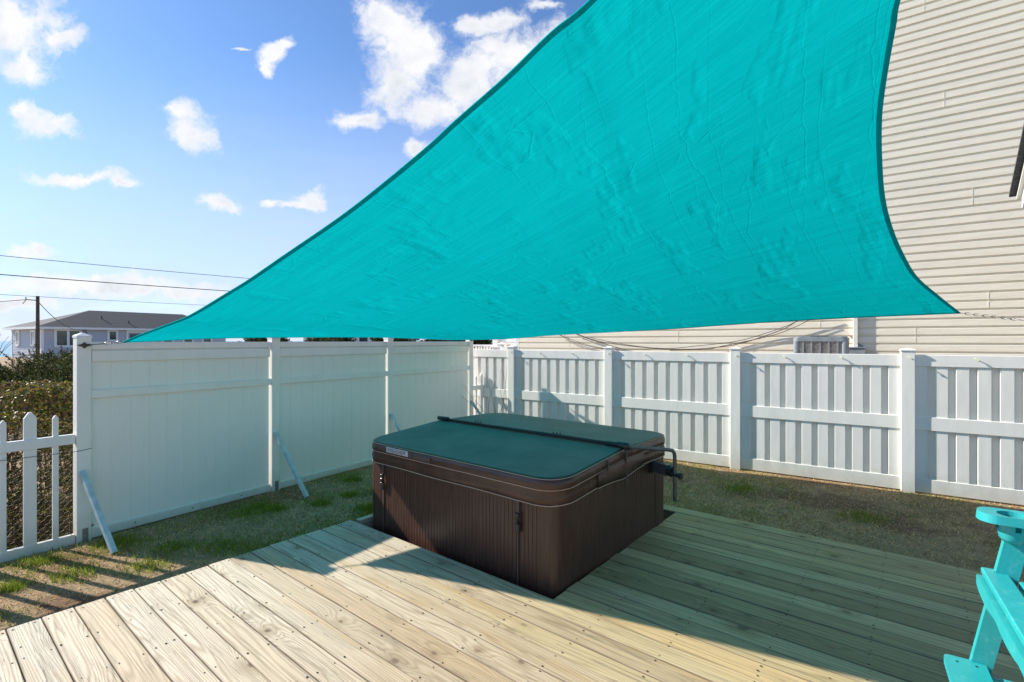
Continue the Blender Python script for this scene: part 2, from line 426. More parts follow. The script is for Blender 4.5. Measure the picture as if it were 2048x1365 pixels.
# tub cabinet: brown ribbed synthetic wood
t = mat('tub_panel')
co = t.n('ShaderNodeTexCoord').outputs['Object']
n = t.noise(t.vm('MULTIPLY', co, (26, 26, 1.2)).outputs[0], 3, 5, 0.65)
c = t.mix(t.mapr(n, 0.3, 0.7), (0.036, 0.015, 0.010), (0.090, 0.040, 0.027))
s = t.n('ShaderNodeSeparateXYZ', i0=co)
dn = t.noise(co, 60, 4, 0.8)
c = t.mix(t.mapr(dn, 0.70, 0.76, 0, 0.5), c, (0.32, 0.27, 0.22))
p = t.n('ShaderNodeBsdfPrincipled', Base_Color=c, Roughness=0.38)
bp = t.n('ShaderNodeBump', Strength=0.4, Distance=0.002, Height=n)
t.t.links.new(bp.outputs[0], p.inputs['Normal'])
finish(t, p)

# tub cover top
t = mat('cover_top')
co = t.n('ShaderNodeTexCoord').outputs['Object']
n = t.noise(co, 3.0, 6, 0.65)
c = t.mix(t.mapr(n, 0.3, 0.75), (0.125, 0.100, 0.086), (0.21, 0.168, 0.145))
st = t.noise(t.vm('MULTIPLY', co, (1, 1, 1)).outputs[0], 70, 3, 0.7)
c = t.mix(t.mapr(st, 0.6, 0.8, 0, 0.3), c, (0.19, 0.19, 0.17))
p = t.n('ShaderNodeBsdfPrincipled', Base_Color=c, Roughness=0.55)
bp = t.n('ShaderNodeBump', Strength=0.6, Distance=0.012, Height=t.m('ADD', t.noise(co, 4, 4, 0.55), t.m('MULTIPLY', st, 0.08)))
t.t.links.new(bp.outputs[0], p.inputs['Normal'])
finish(t, p)


# ------------------------------------------------------------------ mesh helpers
class MB:
    def __init__(self):
        self.v = []; self.f = []; self.mi = []; self.uv = []; self.has_uv = False

    def quad(self, idx, mi=0, uv=None):
        self.f.append(tuple(idx)); self.mi.append(mi); self.uv.append(uv)
        if uv: self.has_uv = True

    def box(self, x0, x1, y0, y1, z0, z1, mi=0, bev=0.0, uvs=None):
        b = len(self.v)
        if bev <= 0:
            self.v += [(x0, y0, z0), (x1, y0, z0), (x1, y1, z0), (x0, y1, z0), (x0, y0, z1), (x1, y0, z1), (x1, y1, z1), (x0, y1, z1)]
            for q in ((3, 2, 1, 0), (4, 5, 6, 7), (0, 1, 5, 4), (1, 2, 6, 5), (2, 3, 7, 6), (3, 0, 4, 7)):
                self.quad([b + i for i in q], mi)
            return
        e = bev                                          # chamfered box
        X, Y, Z = (x0, x1), (y0, y1), (z0, z1)
        ids = {}
        for i in (0, 1):
            for j in (0, 1):
                for k in (0, 1):
                    sx, sy, sz = (1 - 2 * i), (1 - 2 * j), (1 - 2 * k)
                    for ax in range(3):
                        pt = [X[i] + sx * e, Y[j] + sy * e, Z[k] + sz * e]
                        pt[ax] = (X[i], Y[j], Z[k])[ax]
                        ids[(i, j, k, ax)] = len(self.v)
                        self.v.append(tuple(pt))
        for ax in range(3):
            o = [a for a in range(3) if a != ax]
            for side in (0, 1):
                loop = []
                for (p_, q_) in ((0, 0), (1, 0), (1, 1), (0, 1)):
                    key = [0, 0, 0]; key[ax] = side; key[o[0]] = p_; key[o[1]] = q_
                    loop.append(ids[(*key, ax)])
                if (side == 0) ^ (ax == 1): loop.reverse()
                self.quad(loop, mi)
        for ax in range(3):                              # edges parallel to ax
            o = [a for a in range(3) if a != ax]
            for p_ in (0, 1):
                for q_ in (0, 1):
                    def kk(s_, which):
                        key = [0, 0, 0]; key[ax] = s_; key[o[0]] = p_; key[o[1]] = q_
                        return ids[(*key, which)]
                    loop = [kk(0, o[0]), kk(1, o[0]), kk(1, o[1]), kk(0, o[1])]
                    if (p_ ^ q_) ^ (ax == 1): pass
                    else: loop.reverse()
                    self.quad(loop, mi)
        for i in (0, 1):
            for j in (0, 1):
                for k in (0, 1):
                    l = [ids[(i, j, k, a)] for a in range(3)]
                    if (i + j + k) % 2 == 0: l.reverse()
                    self.quad(l, mi)

    def prism(self, pts, d0, d1, axis='y', mi=0):
        """polygon pts in a plane, extruded from d0 to d1 along axis"""
        b = len(self.v); n = len(pts)
        for d in (d0, d1):
            for (p, q) in pts:
                self.v.append({'y': (p, d, q), 'x': (d, p, q), 'z': (p, q, d)}[axis])
        self.quad([b + i for i in range(n)], mi)
        self.quad([b + n + i for i in reversed(range(n))], mi)
        for i in range(n):
            j = (i + 1) % n
            self.quad([b + j, b + i, b + n + i, b + n + j], mi)

    def bar(self, p, q, a, b_, up=(0, 0, 1), mi=0):
        """square bar from p to q, size a x b"""
        p = Vector(p); q = Vector(q); d = (q - p).normalized()
        s = d.cross(Vector(up)).normalized(); u = s.cross(d)
        b = len(self.v)
        for c in (p, q):
            for (i, j) in ((-1, -1), (1, -1), (1, 1), (-1, 1)):
                self.v.append(tuple(c + s * (a / 2 * i) + u * (b_ / 2 * j)))
        for f in ((0, 1, 2, 3), (7, 6, 5, 4), (0, 4, 5, 1), (1, 5, 6, 2), (2, 6, 7, 3), (3, 7, 4, 0)):
            self.quad([b + i for i in f], mi)

    def tube(self, pts, r, n=8, mi=0, closed=False, caps=True):
        P = [Vector(p) for p in pts]; m = len(P); b = len(self.v)
        prev = None
        for i in range(m):
            if closed:
                d = (P[(i + 1) % m] - P[i - 1])
            else:
                d = P[min(i + 1, m - 1)] - P[max(i - 1, 0)]
            d.normalize()
            if prev is None:
                up = Vector((0, 0, 1)) if abs(d.z) < 0.9 else Vector((1, 0, 0))
                s = d.cross(up).normalized()
            else:
                s = (prev - d * prev.dot(d)).normalized()
            prev = s
            u = d.cross(s)
            rr = r[i] if isinstance(r, (list, tuple)) else r
            for k in range(n):
                a = 2 * math.pi * k / n
                self.v.append(tuple(P[i] + s * (rr * math.cos(a)) + u * (rr * math.sin(a))))
        for i in range(m if closed else m - 1):
            for k in range(n):
                i2 = (i + 1) % m; k2_ = (k + 1) % n
                self.quad([b + i * n + k, b + i * n + k2_, b + i2 * n + k2_, b + i2 * n + k], mi)
        if caps and not closed:
            self.quad([b + k for k in reversed(range(n))], mi)
            self.quad([b + (m - 1) * n + k for k in range(n)], mi)

    def build(self, name, mats, parent=None, smooth=False, loc=None, rz=None):
        me = bpy.data.meshes.new(name)
        me.from_pydata(self.v, [], self.f)
        if not isinstance(mats, (list, tuple)): mats = [mats]
        for m in mats: me.materials.append(M[m])
        me.polygons.foreach_set('material_index', self.mi)
        if self.has_uv:
            ul = me.uv_layers.new(name='UVMap')
            arr = []
            for f, u in zip(self.f, self.uv):
                arr += (u if u else [(0, 0)] * len(f))
            ul.data.foreach_set('uv', [c for q in arr for c in q])
        if smooth: me.polygons.foreach_set('use_smooth', [True] * len(self.f))
        me.update()
        o = bpy.data.objects.new(name, me)
        scene.collection.objects.link(o)
        if parent: o.parent = parent
        if loc: o.location = loc
        if rz is not None: o.rotation_euler = (0, 0, rz)
        return o


def thing(name, label, cat, loc=(0, 0, 0), rz=0.0, group=None):
    o = bpy.data.objects.new(name, None)
    scene.collection.objects.link(o)
    o.empty_display_size = 0.2
    o.location = loc; o.rotation_euler = (0, 0, rz)
    o['label'] = label; o['category'] = cat
    if group: o['group'] = group
    return o


def tag(o, label=None, cat=None, group=None, kind=None):
    if label: o['label'] = label
    if cat: o['category'] = cat
    if group: o['group'] = group
    if kind: o['kind'] = kind
    return o


def copy_tree(o, parent=None):
    c = o.copy(); scene.collection.objects.link(c); c.parent = parent
    for ch in [x for x in scene.objects if x.parent == o]:
        copy_tree(ch, c)
    return c


def catmull(pts, n=8):
    P = [Vector(p) for p in pts]
    P = [P[0] * 2 - P[1]] + P + [P[-1] * 2 - P[-2]]
    out = []
    for i in range(1, len(P) - 2):
        a, b, c, d = P[i - 1:i + 3]
        for k in range(n):
            s_ = k / n
            out.append(0.5 * ((2 * b) + (c - a) * s_ + (2 * a - 5 * b + 4 * c - d) * s_ ** 2 + (-a + 3 * b - 3 * c + d) * s_ ** 3))
    out.append(P[-2])
    return out


def sag(p, q, s_, n=14):
    p = Vector(p); q = Vector(q)
    return [p.lerp(q, i / n) - Vector((0, 0, 4 * s_ * (i / n) * (1 - i / n))) for i in range(n + 1)]


# ------------------------------------------------------------------ ground, sea
g = MB()
poly = [(-62, 40), (-60, -200), (400, -200), (400, 300), (-10, 300), (-50, 62)]
g.v = [(x, y, 0) for x, y in poly]; g.quad(range(6))
gr = g.build('ground', 'lawn_soil'); gr['kind'] = 'structure'
s_ = MB()
s_.v = [(-9000, -3000, -1.5), (9000, -3000, -1.5), (9000, 15000, -1.5), (-9000, 15000, -1.5)]; s_.quad(range(4))
so = s_.build('sea', 'sea_water'); so['kind'] = 'structure'

# ------------------------------------------------------------------ deck (local x along the boards, y across them)
DECK = (-1.405, 4.376, 0.0); DROT = R(-39.0)
DZ = 0.13
deck = MB()
PITCH = 0.1425; BW = 0.1375
rr = random.Random(11)
HX0, HX1, HY0, HY1 = 0.075, 2.135, 0.03, 1.985        # the cut-out round the hot tub
bid_ = 0


def board(x0, x1, y0, y1, zt, idn):
    """one board with eased edges; its UV carries metres along and board id + metres across"""
    z0 = zt - 0.028; e = 0.004
    prof = [(y0, z0), (y0, zt - e), (y0 + e, zt), (y1 - e, zt), (y1, zt - e), (y1, z0)]
    n = max(1, int((x1 - x0) / 0.5)); b = len(deck.v)
    wz = [rr.uniform(-0.0014, 0.0014) for _ in range(n + 1)]
    wy = [rr.uniform(-0.0009, 0.0009) for _ in range(n + 1)]
    for i in range(n + 1):
        x = x0 + (x1 - x0) * i / n
        for (y, z) in prof:
            deck.v.append((x, y + wy[i], z + (wz[i] if z > z0 else 0)))
    u0 = rr.uniform(0, 6)
    for i in range(n):
        xa = x0 + (x1 - x0) * i / n + u0; xb = x0 + (x1 - x0) * (i + 1) / n + u0
        for k in range(5):
            ya = min(max(prof[k][0] - y0, 0.0005), 0.9); yb = min(max(prof[k + 1][0] - y0, 0.0005), 0.9)
            deck.quad([b + i * 6 + k, b + (i + 1) * 6 + k, b + (i + 1) * 6 + k + 1, b + i * 6 + k + 1][::-1], 0,
                      [(xa, idn + ya), (xb, idn + ya), (xb, idn + yb), (xa, idn + yb)][::-1])
    for i in (0, n):
        c = [b + i * 6 + k for k in range(6)]
        if i: c.reverse()
        uvv = [(u0 + 0.02 * k, idn + 0.02 * k) for k in range(6)]
        deck.quad(c, 0, uvv)


nails = []
y = 2.127 - BW
row = 0
joists = [0.02 + 0.406 * k for k in range(18)]
while y > -4.9:
    y1 = y + BW
    zt = DZ + rr.uniform(-0.0018, 0.0018)
    XR = 6.6
    xe = rr.uniform(-0.010, 0.008)
    inside = (y1 > HY0 + 0.01) and (y < HY1 - 0.01)
    joints = []
    if not inside and y < 0:
        k = rr.choice([6, 8, 10, 11, 12, 9, 7, 0, 0])
        if k: joints = [joists[k] + 0.019]
    if inside:
        spans = [(HX1 + rr.uniform(-0.004, 0.007), XR)]
        if HX0 > 0.04: pass
    elif joints:
        spans = [(xe, joints[0] - 0.0012), (joints[0] + 0.0012, XR)]
    else:
        spans = [(xe, XR)]
    for (a_, b_) in spans:
        bid_ += 1
        board(a_, b_, y, y1, zt, bid_)
        for jx in joists:
            if a_ < jx < b_ - 0.02:
                for q in (0.022, 0.115) if rr.random() < 0.85 else (0.022, 0.07, 0.115):
                    nails.append((jx + rr.uniform(-0.008, 0.008) + (0.02 if jx - a_ < 0.03 else 0), y + q + rr.uniform(-0.008, 0.008), zt))
        if rr.random() < 0.3:
            nails.append((rr.uniform(a_, b_), y + rr.uniform(0.02, 0.11), zt))
    y -= PITCH; row += 1
# rim: narrow trim on top of the left joist beside the tub, joists and skirt boards
bid_ += 1
b0 = len(deck.f)
board(0.0, 0.065, 0.036, 1.985, DZ - 0.004, bid_)
for jy0, jy1, jx0, jx1 in ((-4.95, 2.10, -0.002, 0.036), ):
    deck.box(0.012, 0.05, jy0, jy1, -0.02, DZ - 0.029, 0)
deck.box(0.052, 6.58, 2.05, 2.088, -0.02, DZ - 0.029, 0)
deck.box(0.052, 2.10, -0.02, 0.02, -0.02, DZ - 0.029, 0)
deck.box(2.141, 2.179, 0.03, 1.985, -0.02, DZ - 0.029, 0)
deck.box(0.10, 2.12, 1.995, 2.033, -0.02, DZ - 0.029, 0)
deck.box(0.055, 0.072, 0.04, 1.985, 0.0, DZ - 0.034, 0)
for jx in joists[1:]:
    if not (0.0 < jx < 2.2): deck.box(jx, jx + 0.036, -4.9, 2.04, -0.02, DZ - 0.029, 0)
    else: deck.box(jx, jx + 0.036, -4.9, -0.03, -0.02, DZ - 0.029, 0)
# nail heads
for (nx, ny, nz) in nails:
    b = len(deck.v); r_ = rr.uniform(0.0034, 0.0060)
    for k in range(6):
        a = k * math.pi / 3
        deck.v.append((nx + r_ * math.cos(a) * 1.2, ny + r_ * math.sin(a), nz + 0.0019))
    deck.quad([b + k for k in range(6)], 1)
for i, u in enumerate(deck.uv):
    if u is None:                                        # joists: give them a board id too
        deck.uv[i] = [(0.3 * k + i * 0.7, 500 + (i % 7) + 0.03 * k) for k in range(len(deck.f[i]))]
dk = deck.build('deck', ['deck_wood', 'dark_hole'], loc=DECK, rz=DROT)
dk['kind'] = 'structure'
sb = MB()
sb.v = [(HX0 - 0.3, HY0 - 0.3, 0.004), (HX1 + 0.3, HY0 - 0.3, 0.004), (HX1 + 0.3, HY1, 0.004), (HX0 - 0.3, HY1, 0.004)]
sb.quad(range(4))
pad = sb.build('gravel_pad', 'soil_dark', loc=DECK, rz=DROT); pad['kind'] = 'structure'

# ------------------------------------------------------------------ hot tub
TUB = (0.276, 3.087, 0.0); TROT = R(-40.05)
tub = thing('hot_tub', 'dark brown ribbed hot tub sunk in the wooden deck under a folding cover', 'hot tub', TUB, TROT)
TW, TD = 1.982, 1.66


def rrect(x0, x1, y0, y1, r, rounds=(1, 1, 1, 1), n=8):
    """outline counter-clockwise; rounds for corners (x0y0, x1y0, x1y1, x0y1)"""
    out = []
    for (cx, cy, a0, on) in ((x0, y0, 180, rounds[0]), (x1, y0, 270, rounds[1]), (x1, y1, 0, rounds[2]), (x0, y1, 90, rounds[3])):
        if not on:
            out.append((cx, cy)); continue
        ox = cx + (r if cx == x0 else -r); oy = cy + (r if cy == y0 else -r)
        for k in range(n + 1):
            a = R(a0 + 90 * k / n)
            out.append((ox + r * math.cos(a), oy + r * math.sin(a)))
    return out


def panel_run(mb, p, q, h, nrm, edge_w, z0=0.0, rib=0.034):
    """ribbed panel: vertical V grooves between p and q"""
    p = Vector(p); q = Vector(q); L = (q - p).length; d = (q - p) / L; nv = Vector(nrm)
    stops = [0.0]
    x = edge_w
    prof = [(0, 0.0), (edge_w - 0.004, 0.0), (edge_w, -0.008)]
    n = int(round((L - 2 * edge_w) / rib)); rb = (L - 2 * edge_w) / n
    for i in range(n):
        x = edge_w + i * rb
        prof += [(x + 0.004, -0.002), (x + rb - 0.003, -0.002), (x + rb, -0.0055)]
    prof += [(L - edge_w + 0.004, 0.0), (L, 0.0)]
    b = len(mb.v)
    for (s1, o) in prof:
        for z in (z0, h):
            c = p + d * s1 + nv * o
            mb.v.append((c.x, c.y, z))
    for i in range(len(prof) - 1):
        mb.quad([b + 2 * i, b + 2 * i + 2, b + 2 * i + 3, b + 2 * i + 1])


cr = 0.055
mb = MB(); panel_run(mb, (-TW + cr, 0, 0), (-cr, 0, 0), 0.72, (0, -1, 0), 0.10)
mb.build('cabinet_panel', 'tub_panel', tub)
mb = MB(); panel_run(mb, (0, cr, 0), (0, TD - cr, 0), 0.72, (1, 0, 0), 0.10)
mb.build('cabinet_panel', 'tub_panel', tub)
mb = MB(); panel_run(mb, (-cr, TD, 0), (-TW + cr, TD, 0), 0.72, (0, 1, 0), 0.10)
mb.build('cabinet_panel', 'tub_panel', tub)
mb = MB(); panel_run(mb, (-TW, TD - cr, 0), (-TW, cr, 0), 0.72, (-1, 0, 0), 0.10)
mb.build('cabinet_panel', 'tub_panel', tub)
for (cx, cy, a0) in ((-TW + cr, cr, 180), (-cr, cr, 270), (-cr, TD - cr, 0), (-TW + cr, TD - cr, 90)):
    mb = MB(); b = 0; n = 8
    for k in range(n + 1):
        a = R(a0 + 90 * k / n)
        for z in (0.0, 0.72):
            mb.v.append((cx + (cr + 0.001) * math.cos(a), cy + (cr + 0.001) * math.sin(a), z))
    for k in range(n):
        mb.quad([2 * k, 2 * k + 2, 2 * k + 3, 2 * k + 1])
    mb.build('corner_post', 'tub_panel', tub, smooth=True)
mb = MB(); mb.box(-TW + 0.03, -0.03, 0.03, TD - 0.03, 0.0, 0.70, 0)
mb.build('inner_shell', 'dark_hole', tub)

FOLD = 0.83


def zc(y_):
    return 0.838 + (0.905 - 0.838) * y_ / FOLD if y_ < FOLD else 0.905 - 0.012 * (y_ - FOLD) / (TD - FOLD)


def cover_half(y0, y1, rounds):
    ov = 0.035
    ya = y0 - ov if rounds[0] else y0
    yb = y1 + ov if rounds[2] else y1
    levels = [(-0.012, -0.178), (0.006, -0.172), (0.012, -0.12), (0.002, -0.078), (0.010, -0.070), (0.011, -0.035), (0.002, -0.008), (-0.014, 0.0)]
    mb = MB(); rings = []
    for (o, dz) in levels:
        ol = rrect(-TW - ov - o, ov + o, ya - (o if rounds[0] else 0), yb + (o if rounds[2] else 0), 0.20, rounds, 10)
        # extra points along the long sides so the skirt can sag
        pts = []
        for i, p_ in enumerate(ol):
            q_ = ol[(i + 1) % len(ol)]
            L = math.hypot(q_[0] - p_[0], q_[1] - p_[1])
            m = max(1, int(L / 0.12)) if L > 0.2 else 1
            for k in range(m):
                pts.append((p_[0] + (q_[0] - p_[0]) * k / m, p_[1] + (q_[1] - p_[1]) * k / m))
        rings.append([(x, y_, zc(min(max(y_, 0), TD)) + dz + (0.002 * math.sin(x * 7 + y_ * 5) if dz < -0.1 else 0)) for x, y_ in pts])
    n = min(len(r) for r in rings)
    rings = [r[:n] for r in rings]
    for r in rings: mb.v += r
    for l in range(len(rings) - 1):
        for i in range(n):
            j = (i + 1) % n
            mb.quad([l * n + i, l * n + j, (l + 1) * n + j, (l + 1) * n + i], 0)
    top = (len(rings) - 1) * n
    mb.quad([top + i for i in range(n)], 1)
    mb.quad([i for i in reversed(range(n))], 0)
    o = mb.build('cover_half', ['tub_vinyl', 'cover_top'], tub)
    me = o.data
    sm = [len(p_.vertices) == 4 for p_ in me.polygons]
    me.polygons.foreach_set('use_smooth', sm)
    # piping seams
    for lv, r_ in ((1, 0.0028), (3, 0.0026), (6, 0.0020)):
        pts = [p_ for p_ in rings[lv]]
        run = [p_ for p_ in pts if not (abs(p_[1] - (y1 if rounds[0] else y0)) < 0.02)]
        # order: keep as open run starting after the fold gap
        idx = [i for i, p_ in enumerate(pts) if not (abs(p_[1] - (y1 if rounds[0] else y0)) < 0.03 and -TW < p_[0] < 0.0)]
        st = 0
        for a in range(len(idx)):
            if idx[a] - idx[a - 1] > 1: st = a
        run = [pts[idx[(st + a) % len(idx)]] for a in range(len(idx))]
        sb_ = MB()
        cx_, cy_ = -TW / 2, (y0 + y1) / 2
        run2 = []
        for (x, y_, z) in run:
            dx, dy = x - cx_, y_ - cy_
            l_ = math.hypot(dx, dy)
            run2.append((x + dx / l_ * 0.003, y_ + dy / l_ * 0.003, z))
        sb_.tube(run2, r_, 5)
        sb_.build('stitching', 'thread', o)
    return o


ch_front = cover_half(0.0, FOLD - 0.012, (1, 1, 0, 0))
cover_half(FOLD + 0.012, TD, (0, 0, 1, 1))
# loose flap of the skirt where the two halves meet on the right
mb = MB()
fl = []
for i in range(15):
    y_ = 0.42 + i * 0.05
    k = 1 - abs(y_ - 0.80) / 0.40
    k = max(k, 0)
    fl.append((y_, 0.052 + 0.012 * k, zc(y_) - 0.078, zc(y_) - 0.172 - 0.045 * k ** 1.6))
for (y_, xo, zt, zb) in fl:
    mb.v += [(0.049, y_, zt), (xo, y_, (zt + zb) / 2), (0.050, y_, zb), (0.042, y_, zb + 0.01)]
for i in range(len(fl) - 1):
    for k in range(3):
        mb.quad([4 * i + k, 4 * i + k + 1, 4 * i + 5 + k, 4 * i + 4 + k])
mb.build('cover_flap', 'tub_vinyl', tub, smooth=True)
mb = MB(); mb.tube([(0.053, y_, zb) for (y_, xo, zt, zb) in fl], 0.0025, 5)
mb.build('stitching', 'thread', tub)
mb = MB()
mb.box(0.047, 0.060, 0.812, 0.828, 0.62, 0.90, 0, 0.002)
mb.build('fold_strap', 'strap', tub)
mb = MB()
mb.box(0.047, 0.054, 0.55, 0.562, 0.785, 0.865, 0)
mb.build('fold_strap', 'strap', tub)

# label, handle and seam on the front skirt
mb = MB(); mb.box(-1.68, -1.40, -0.052, -0.0475, 0.780, 0.822, 0)
# rows of printed marks too fine to read
lb = mb.build('warning_label', 'label_white', tub)
mb = MB()
for k in range(3):
    xx = -1.665
    while xx < -1.43:
        wd = rr.uniform(0.006, 0.022)
        mb.box(xx, xx + wd, -0.0536, -0.0518, 0.788 + k * 0.0105, 0.7925 + k * 0.0105, 0)
        xx += wd + 0.005
mb.build('label_print', 'tub_vinyl', lb)
mb = MB(); mb.box(-1.335, -1.13, -0.054, -0.047, 0.775, 0.812, 0, 0.002)
mb.box(-1.395, -1.345, -0.051, -0.047, 0.775, 0.818, 0)
mb.build('handle_strap', 'strap', tub)


def strap_with_buckle(x):
    mb = MB()
    mb.box(x - 0.012, x + 0.012, -0.016, -0.010, 0.56, 0.68)
    s1 = mb.build('tie_strap', 'strap', tub)
    mb = MB()
    mb.box(x - 0.017, x + 0.017, -0.030, -0.010, 0.535, 0.572, 0, 0.004)
    mb.box(x - 0.011, x + 0.011, -0.036, -0.012, 0.505, 0.540, 0, 0.004)
    mb.box(x - 0.020, x + 0.020, -0.030, -0.006, 0.440, 0.508, 0, 0.007)
    mb.build('buckle', 'black_plastic', s1)
    mb = MB(); mb.box(x - 0.012, x - 0.001, -0.007, -0.0015, 0.0, 0.45)
    mb.build('cord', 'strap', s1)


strap_with_buckle(-1.78)
strap_with_buckle(-0.30)
mb = MB(); mb.box(0.0015, 0.006, 1.46, 1.468, 0.0, 0.70); mb.build('cord', 'strap', tub)

# cover lifter
lift = thing('cover_lifter', 'black tube lifter lying across the fold of the hot tub cover', 'cover lifter', TUB, TROT)


def tl(p):                                                # world point -> tub frame
    dx, dy = p[0] - TUB[0], p[1] - TUB[1]
    c, s = math.cos(-TROT), math.sin(-TROT)
    return (dx * c - dy * s, dx * s + dy * c, p[2])


mb = MB(); mb.tube([(-TW - 0.03, FOLD, 0.922), (-0.08, FOLD, 0.922)], 0.0125, 10)
mb.build('bar', 'black_plastic', lift, smooth=True)
mb = MB(); mb.tube([(-TW - 0.045, FOLD, 0.925), (-TW + 0.10, FOLD, 0.925)], 0.020, 10)
mb.build('sleeve', 'black_plastic', lift, smooth=True)
for x0 in (-1.52, -0.62):
    mb = MB()
    for k in range(3): mb.tube([(x0 + k * 0.035, FOLD + 0.012, 0.925), (x0 + k * 0.035, FOLD + 0.012, 0.944)], 0.006, 6)
    mb.build('bolts', 'black_plastic', lift)
mb = MB(); mb.tube([(-0.12, FOLD, 0.921), (-0.02, FOLD, 0.921), (-0.019, FOLD, 0.921), (0.07, FOLD, 0.918)], [0.019, 0.021, 0.026, 0.026], 12)
mb.build('sleeve', 'black_plastic', lift, smooth=True)
A_ = Vector((0.05, FOLD, 0.917)); e1 = Vector(tl((1.235, 3.885, 0.848))); e2 = Vector(tl((1.275, 3.90, 0.80))); e3 = Vector(tl((1.278, 3.90, 0.446)))
cv = catmull([A_, A_.lerp(e1, 0.5), e1, e1.lerp(e2, 0.55) + Vector((0.004, 0.0, 0.014)), e2, e2.lerp(e3, 0.3), e3], 6)
mb = MB(); mb.tube(cv, 0.0145, 12); mb.build('arm', 'pipe_metal', lift, smooth=True)
pv = Vector(tl((1.278, 3.90, 0.655)))
mb = MB()
mb.tube([(0.0, pv.y + 0.10, 0.665), (0.028, pv.y + 0.10, 0.665)], 0.062, 16)
mb.build('pivot_plate', 'black_plastic', lift, smooth=False)
mb = MB()
mb.bar((0.02, pv.y + 0.10, 0.667), (pv.x - 0.055, pv.y + 0.015, 0.675), 0.055, 0.085)
mb.build('bracket', 'pipe_metal', lift)
mb = MB()
mb.tube([(pv.x - 0.06, pv.y + 0.018, 0.672), (pv.x - 0.02, pv.y + 0.006, 0.668)], 0.040, 12)
mb.tube([(pv.x - 0.03, pv.y, 0.655), (pv.x + 0.045, pv.y - 0.005, 0.650)], 0.016, 10)
mb.tube([(pv.x + 0.035, pv.y - 0.004, 0.650), (pv.x + 0.058, pv.y - 0.006, 0.650)], 0.024, 12)
mb.build('clamp', 'black_plastic', lift, smooth=False)

# ------------------------------------------------------------------ left privacy fence (x along, -y faces the deck)
LF = (-3.66, 4.23, 0.0); LROT = math.atan2(0.833, 0.553)
pf = thing('privacy_fence', 'tall solid white board fence with three panels left of the hot tub', 'fence', LF, LROT)
posts = [-0.044, 1.668, 3.386, 5.232]
for i, x in enumerate(posts):
    mb = MB()
    mb.box(x, x + 0.098, -0.049, 0.049, -0.01, 1.735, 0, 0.004)
    po = mb.build('post', 'white_wood', pf)
    mb = MB()
    b = len(mb.v)
    xa, xb, ya, yb = x - 0.004, x + 0.102, -0.053, 0.053
    mb.box(xa, xb, ya, yb, 1.728, 1.746, 0)
    mb.v += [(xa + 0.002, ya + 0.002, 1.747), (xb - 0.002, ya + 0.002, 1.747), (xb - 0.002, yb - 0.002, 1.747), (xa + 0.002, yb - 0.002, 1.747), ((xa + xb) / 2, 0, 1.772)]
    for q in ((0, 1, 4), (1, 2, 4), (2, 3, 4), (3, 0, 4)): mb.quad([8 + k for k in q])
    mb.build('post_cap', 'white_trim', po)
    mb = MB(); mb.box(x + 0.035, x + 0.075, -0.053, -0.0485, 0.0, 0.115, 0)
    for zz in (0.035, 0.075): mb.tube([(x + 0.055, -0.054, zz), (x + 0.055, -0.057, zz)], 0.006, 6)
    mb.build('post_plate', 'galvanised', po)
for i in range(3):
    x0 = posts[i] + 0.10; x1 = posts[i + 1] - (0.018 if i < 2 else 0.014)
    mb = MB()
    nb = 11
    x = x0; bw = (x1 - x0) / nb
    for k in range(nb):
        w_ = bw
        ya = -0.016 + rr.uniform(-0.0012, 0.0012)
        b = len(mb.v)
        prof = [(x, ya + 0.0025), (x + 0.0025, ya), (x + w_ - 0.0025, ya), (x + w_, ya + 0.0025)]
        mb.prism(prof + [(x + w_, 0.012), (x, 0.012)], 0.03, 1.64, 'z')
        x += w_
    mb.build('board_panel', 'privacy_boards', pf)
    mb = MB(); mb.box(x0 - 0.002, x1 + 0.016, -0.036, 0.03, 1.628, 1.692, 0, 0.005); mb.build('top_rail', 'white_wood', pf)
    mb = MB(); mb.box(x0 + 0.004, x1 + 0.002, -0.038, -0.0175, 1.522, 1.616, 0, 0.003); mb.build('trim_board', 'white_wood', pf)
    mb = MB(); mb.box(x0 - 0.002, x1 + 0.016, -0.040, -0.0175, 1.208, 1.278, 0, 0.003); mb.build('middle_rail', 'white_wood', pf)
    mb = MB(); mb.box(x0 - 0.002, x1 + 0.010, -0.038, 0.03, 0.012, 0.088, 0, 0.004); mb.build('bottom_rail', 'white_wood', pf)
    for zz in (1.655, 1.243):
        mb = MB(); mb.box(x1 - 0.022, x1 + 0.014, -0.0435, -0.0412, zz - 0.03, zz + 0.03, 0); mb.build('rail_bracket', 'white_trim', pf)
    for k in range(3):
        mb = MB(); xx = x0 + (x1 - x0) * (0.2 + 0.3 * k)
        mb.tube([(xx, -0.0395, 0.05), (xx, -0.0375, 0.05)], 0.006, 6)
        mb.build('screw', 'dark_hole', pf)
# leaning braces, one per post
for i, x in enumerate(posts):
    mb = MB()
    xb = x + 0.05
    mb.bar((xb - 0.02, -0.062, 0.60 + (0.07 if i else 0)), (xb + 0.045, -0.055 - 0.50, 0.01), 0.036, 0.036)
    tag(mb.build('leaning_brace', 'brace_paint', pf))
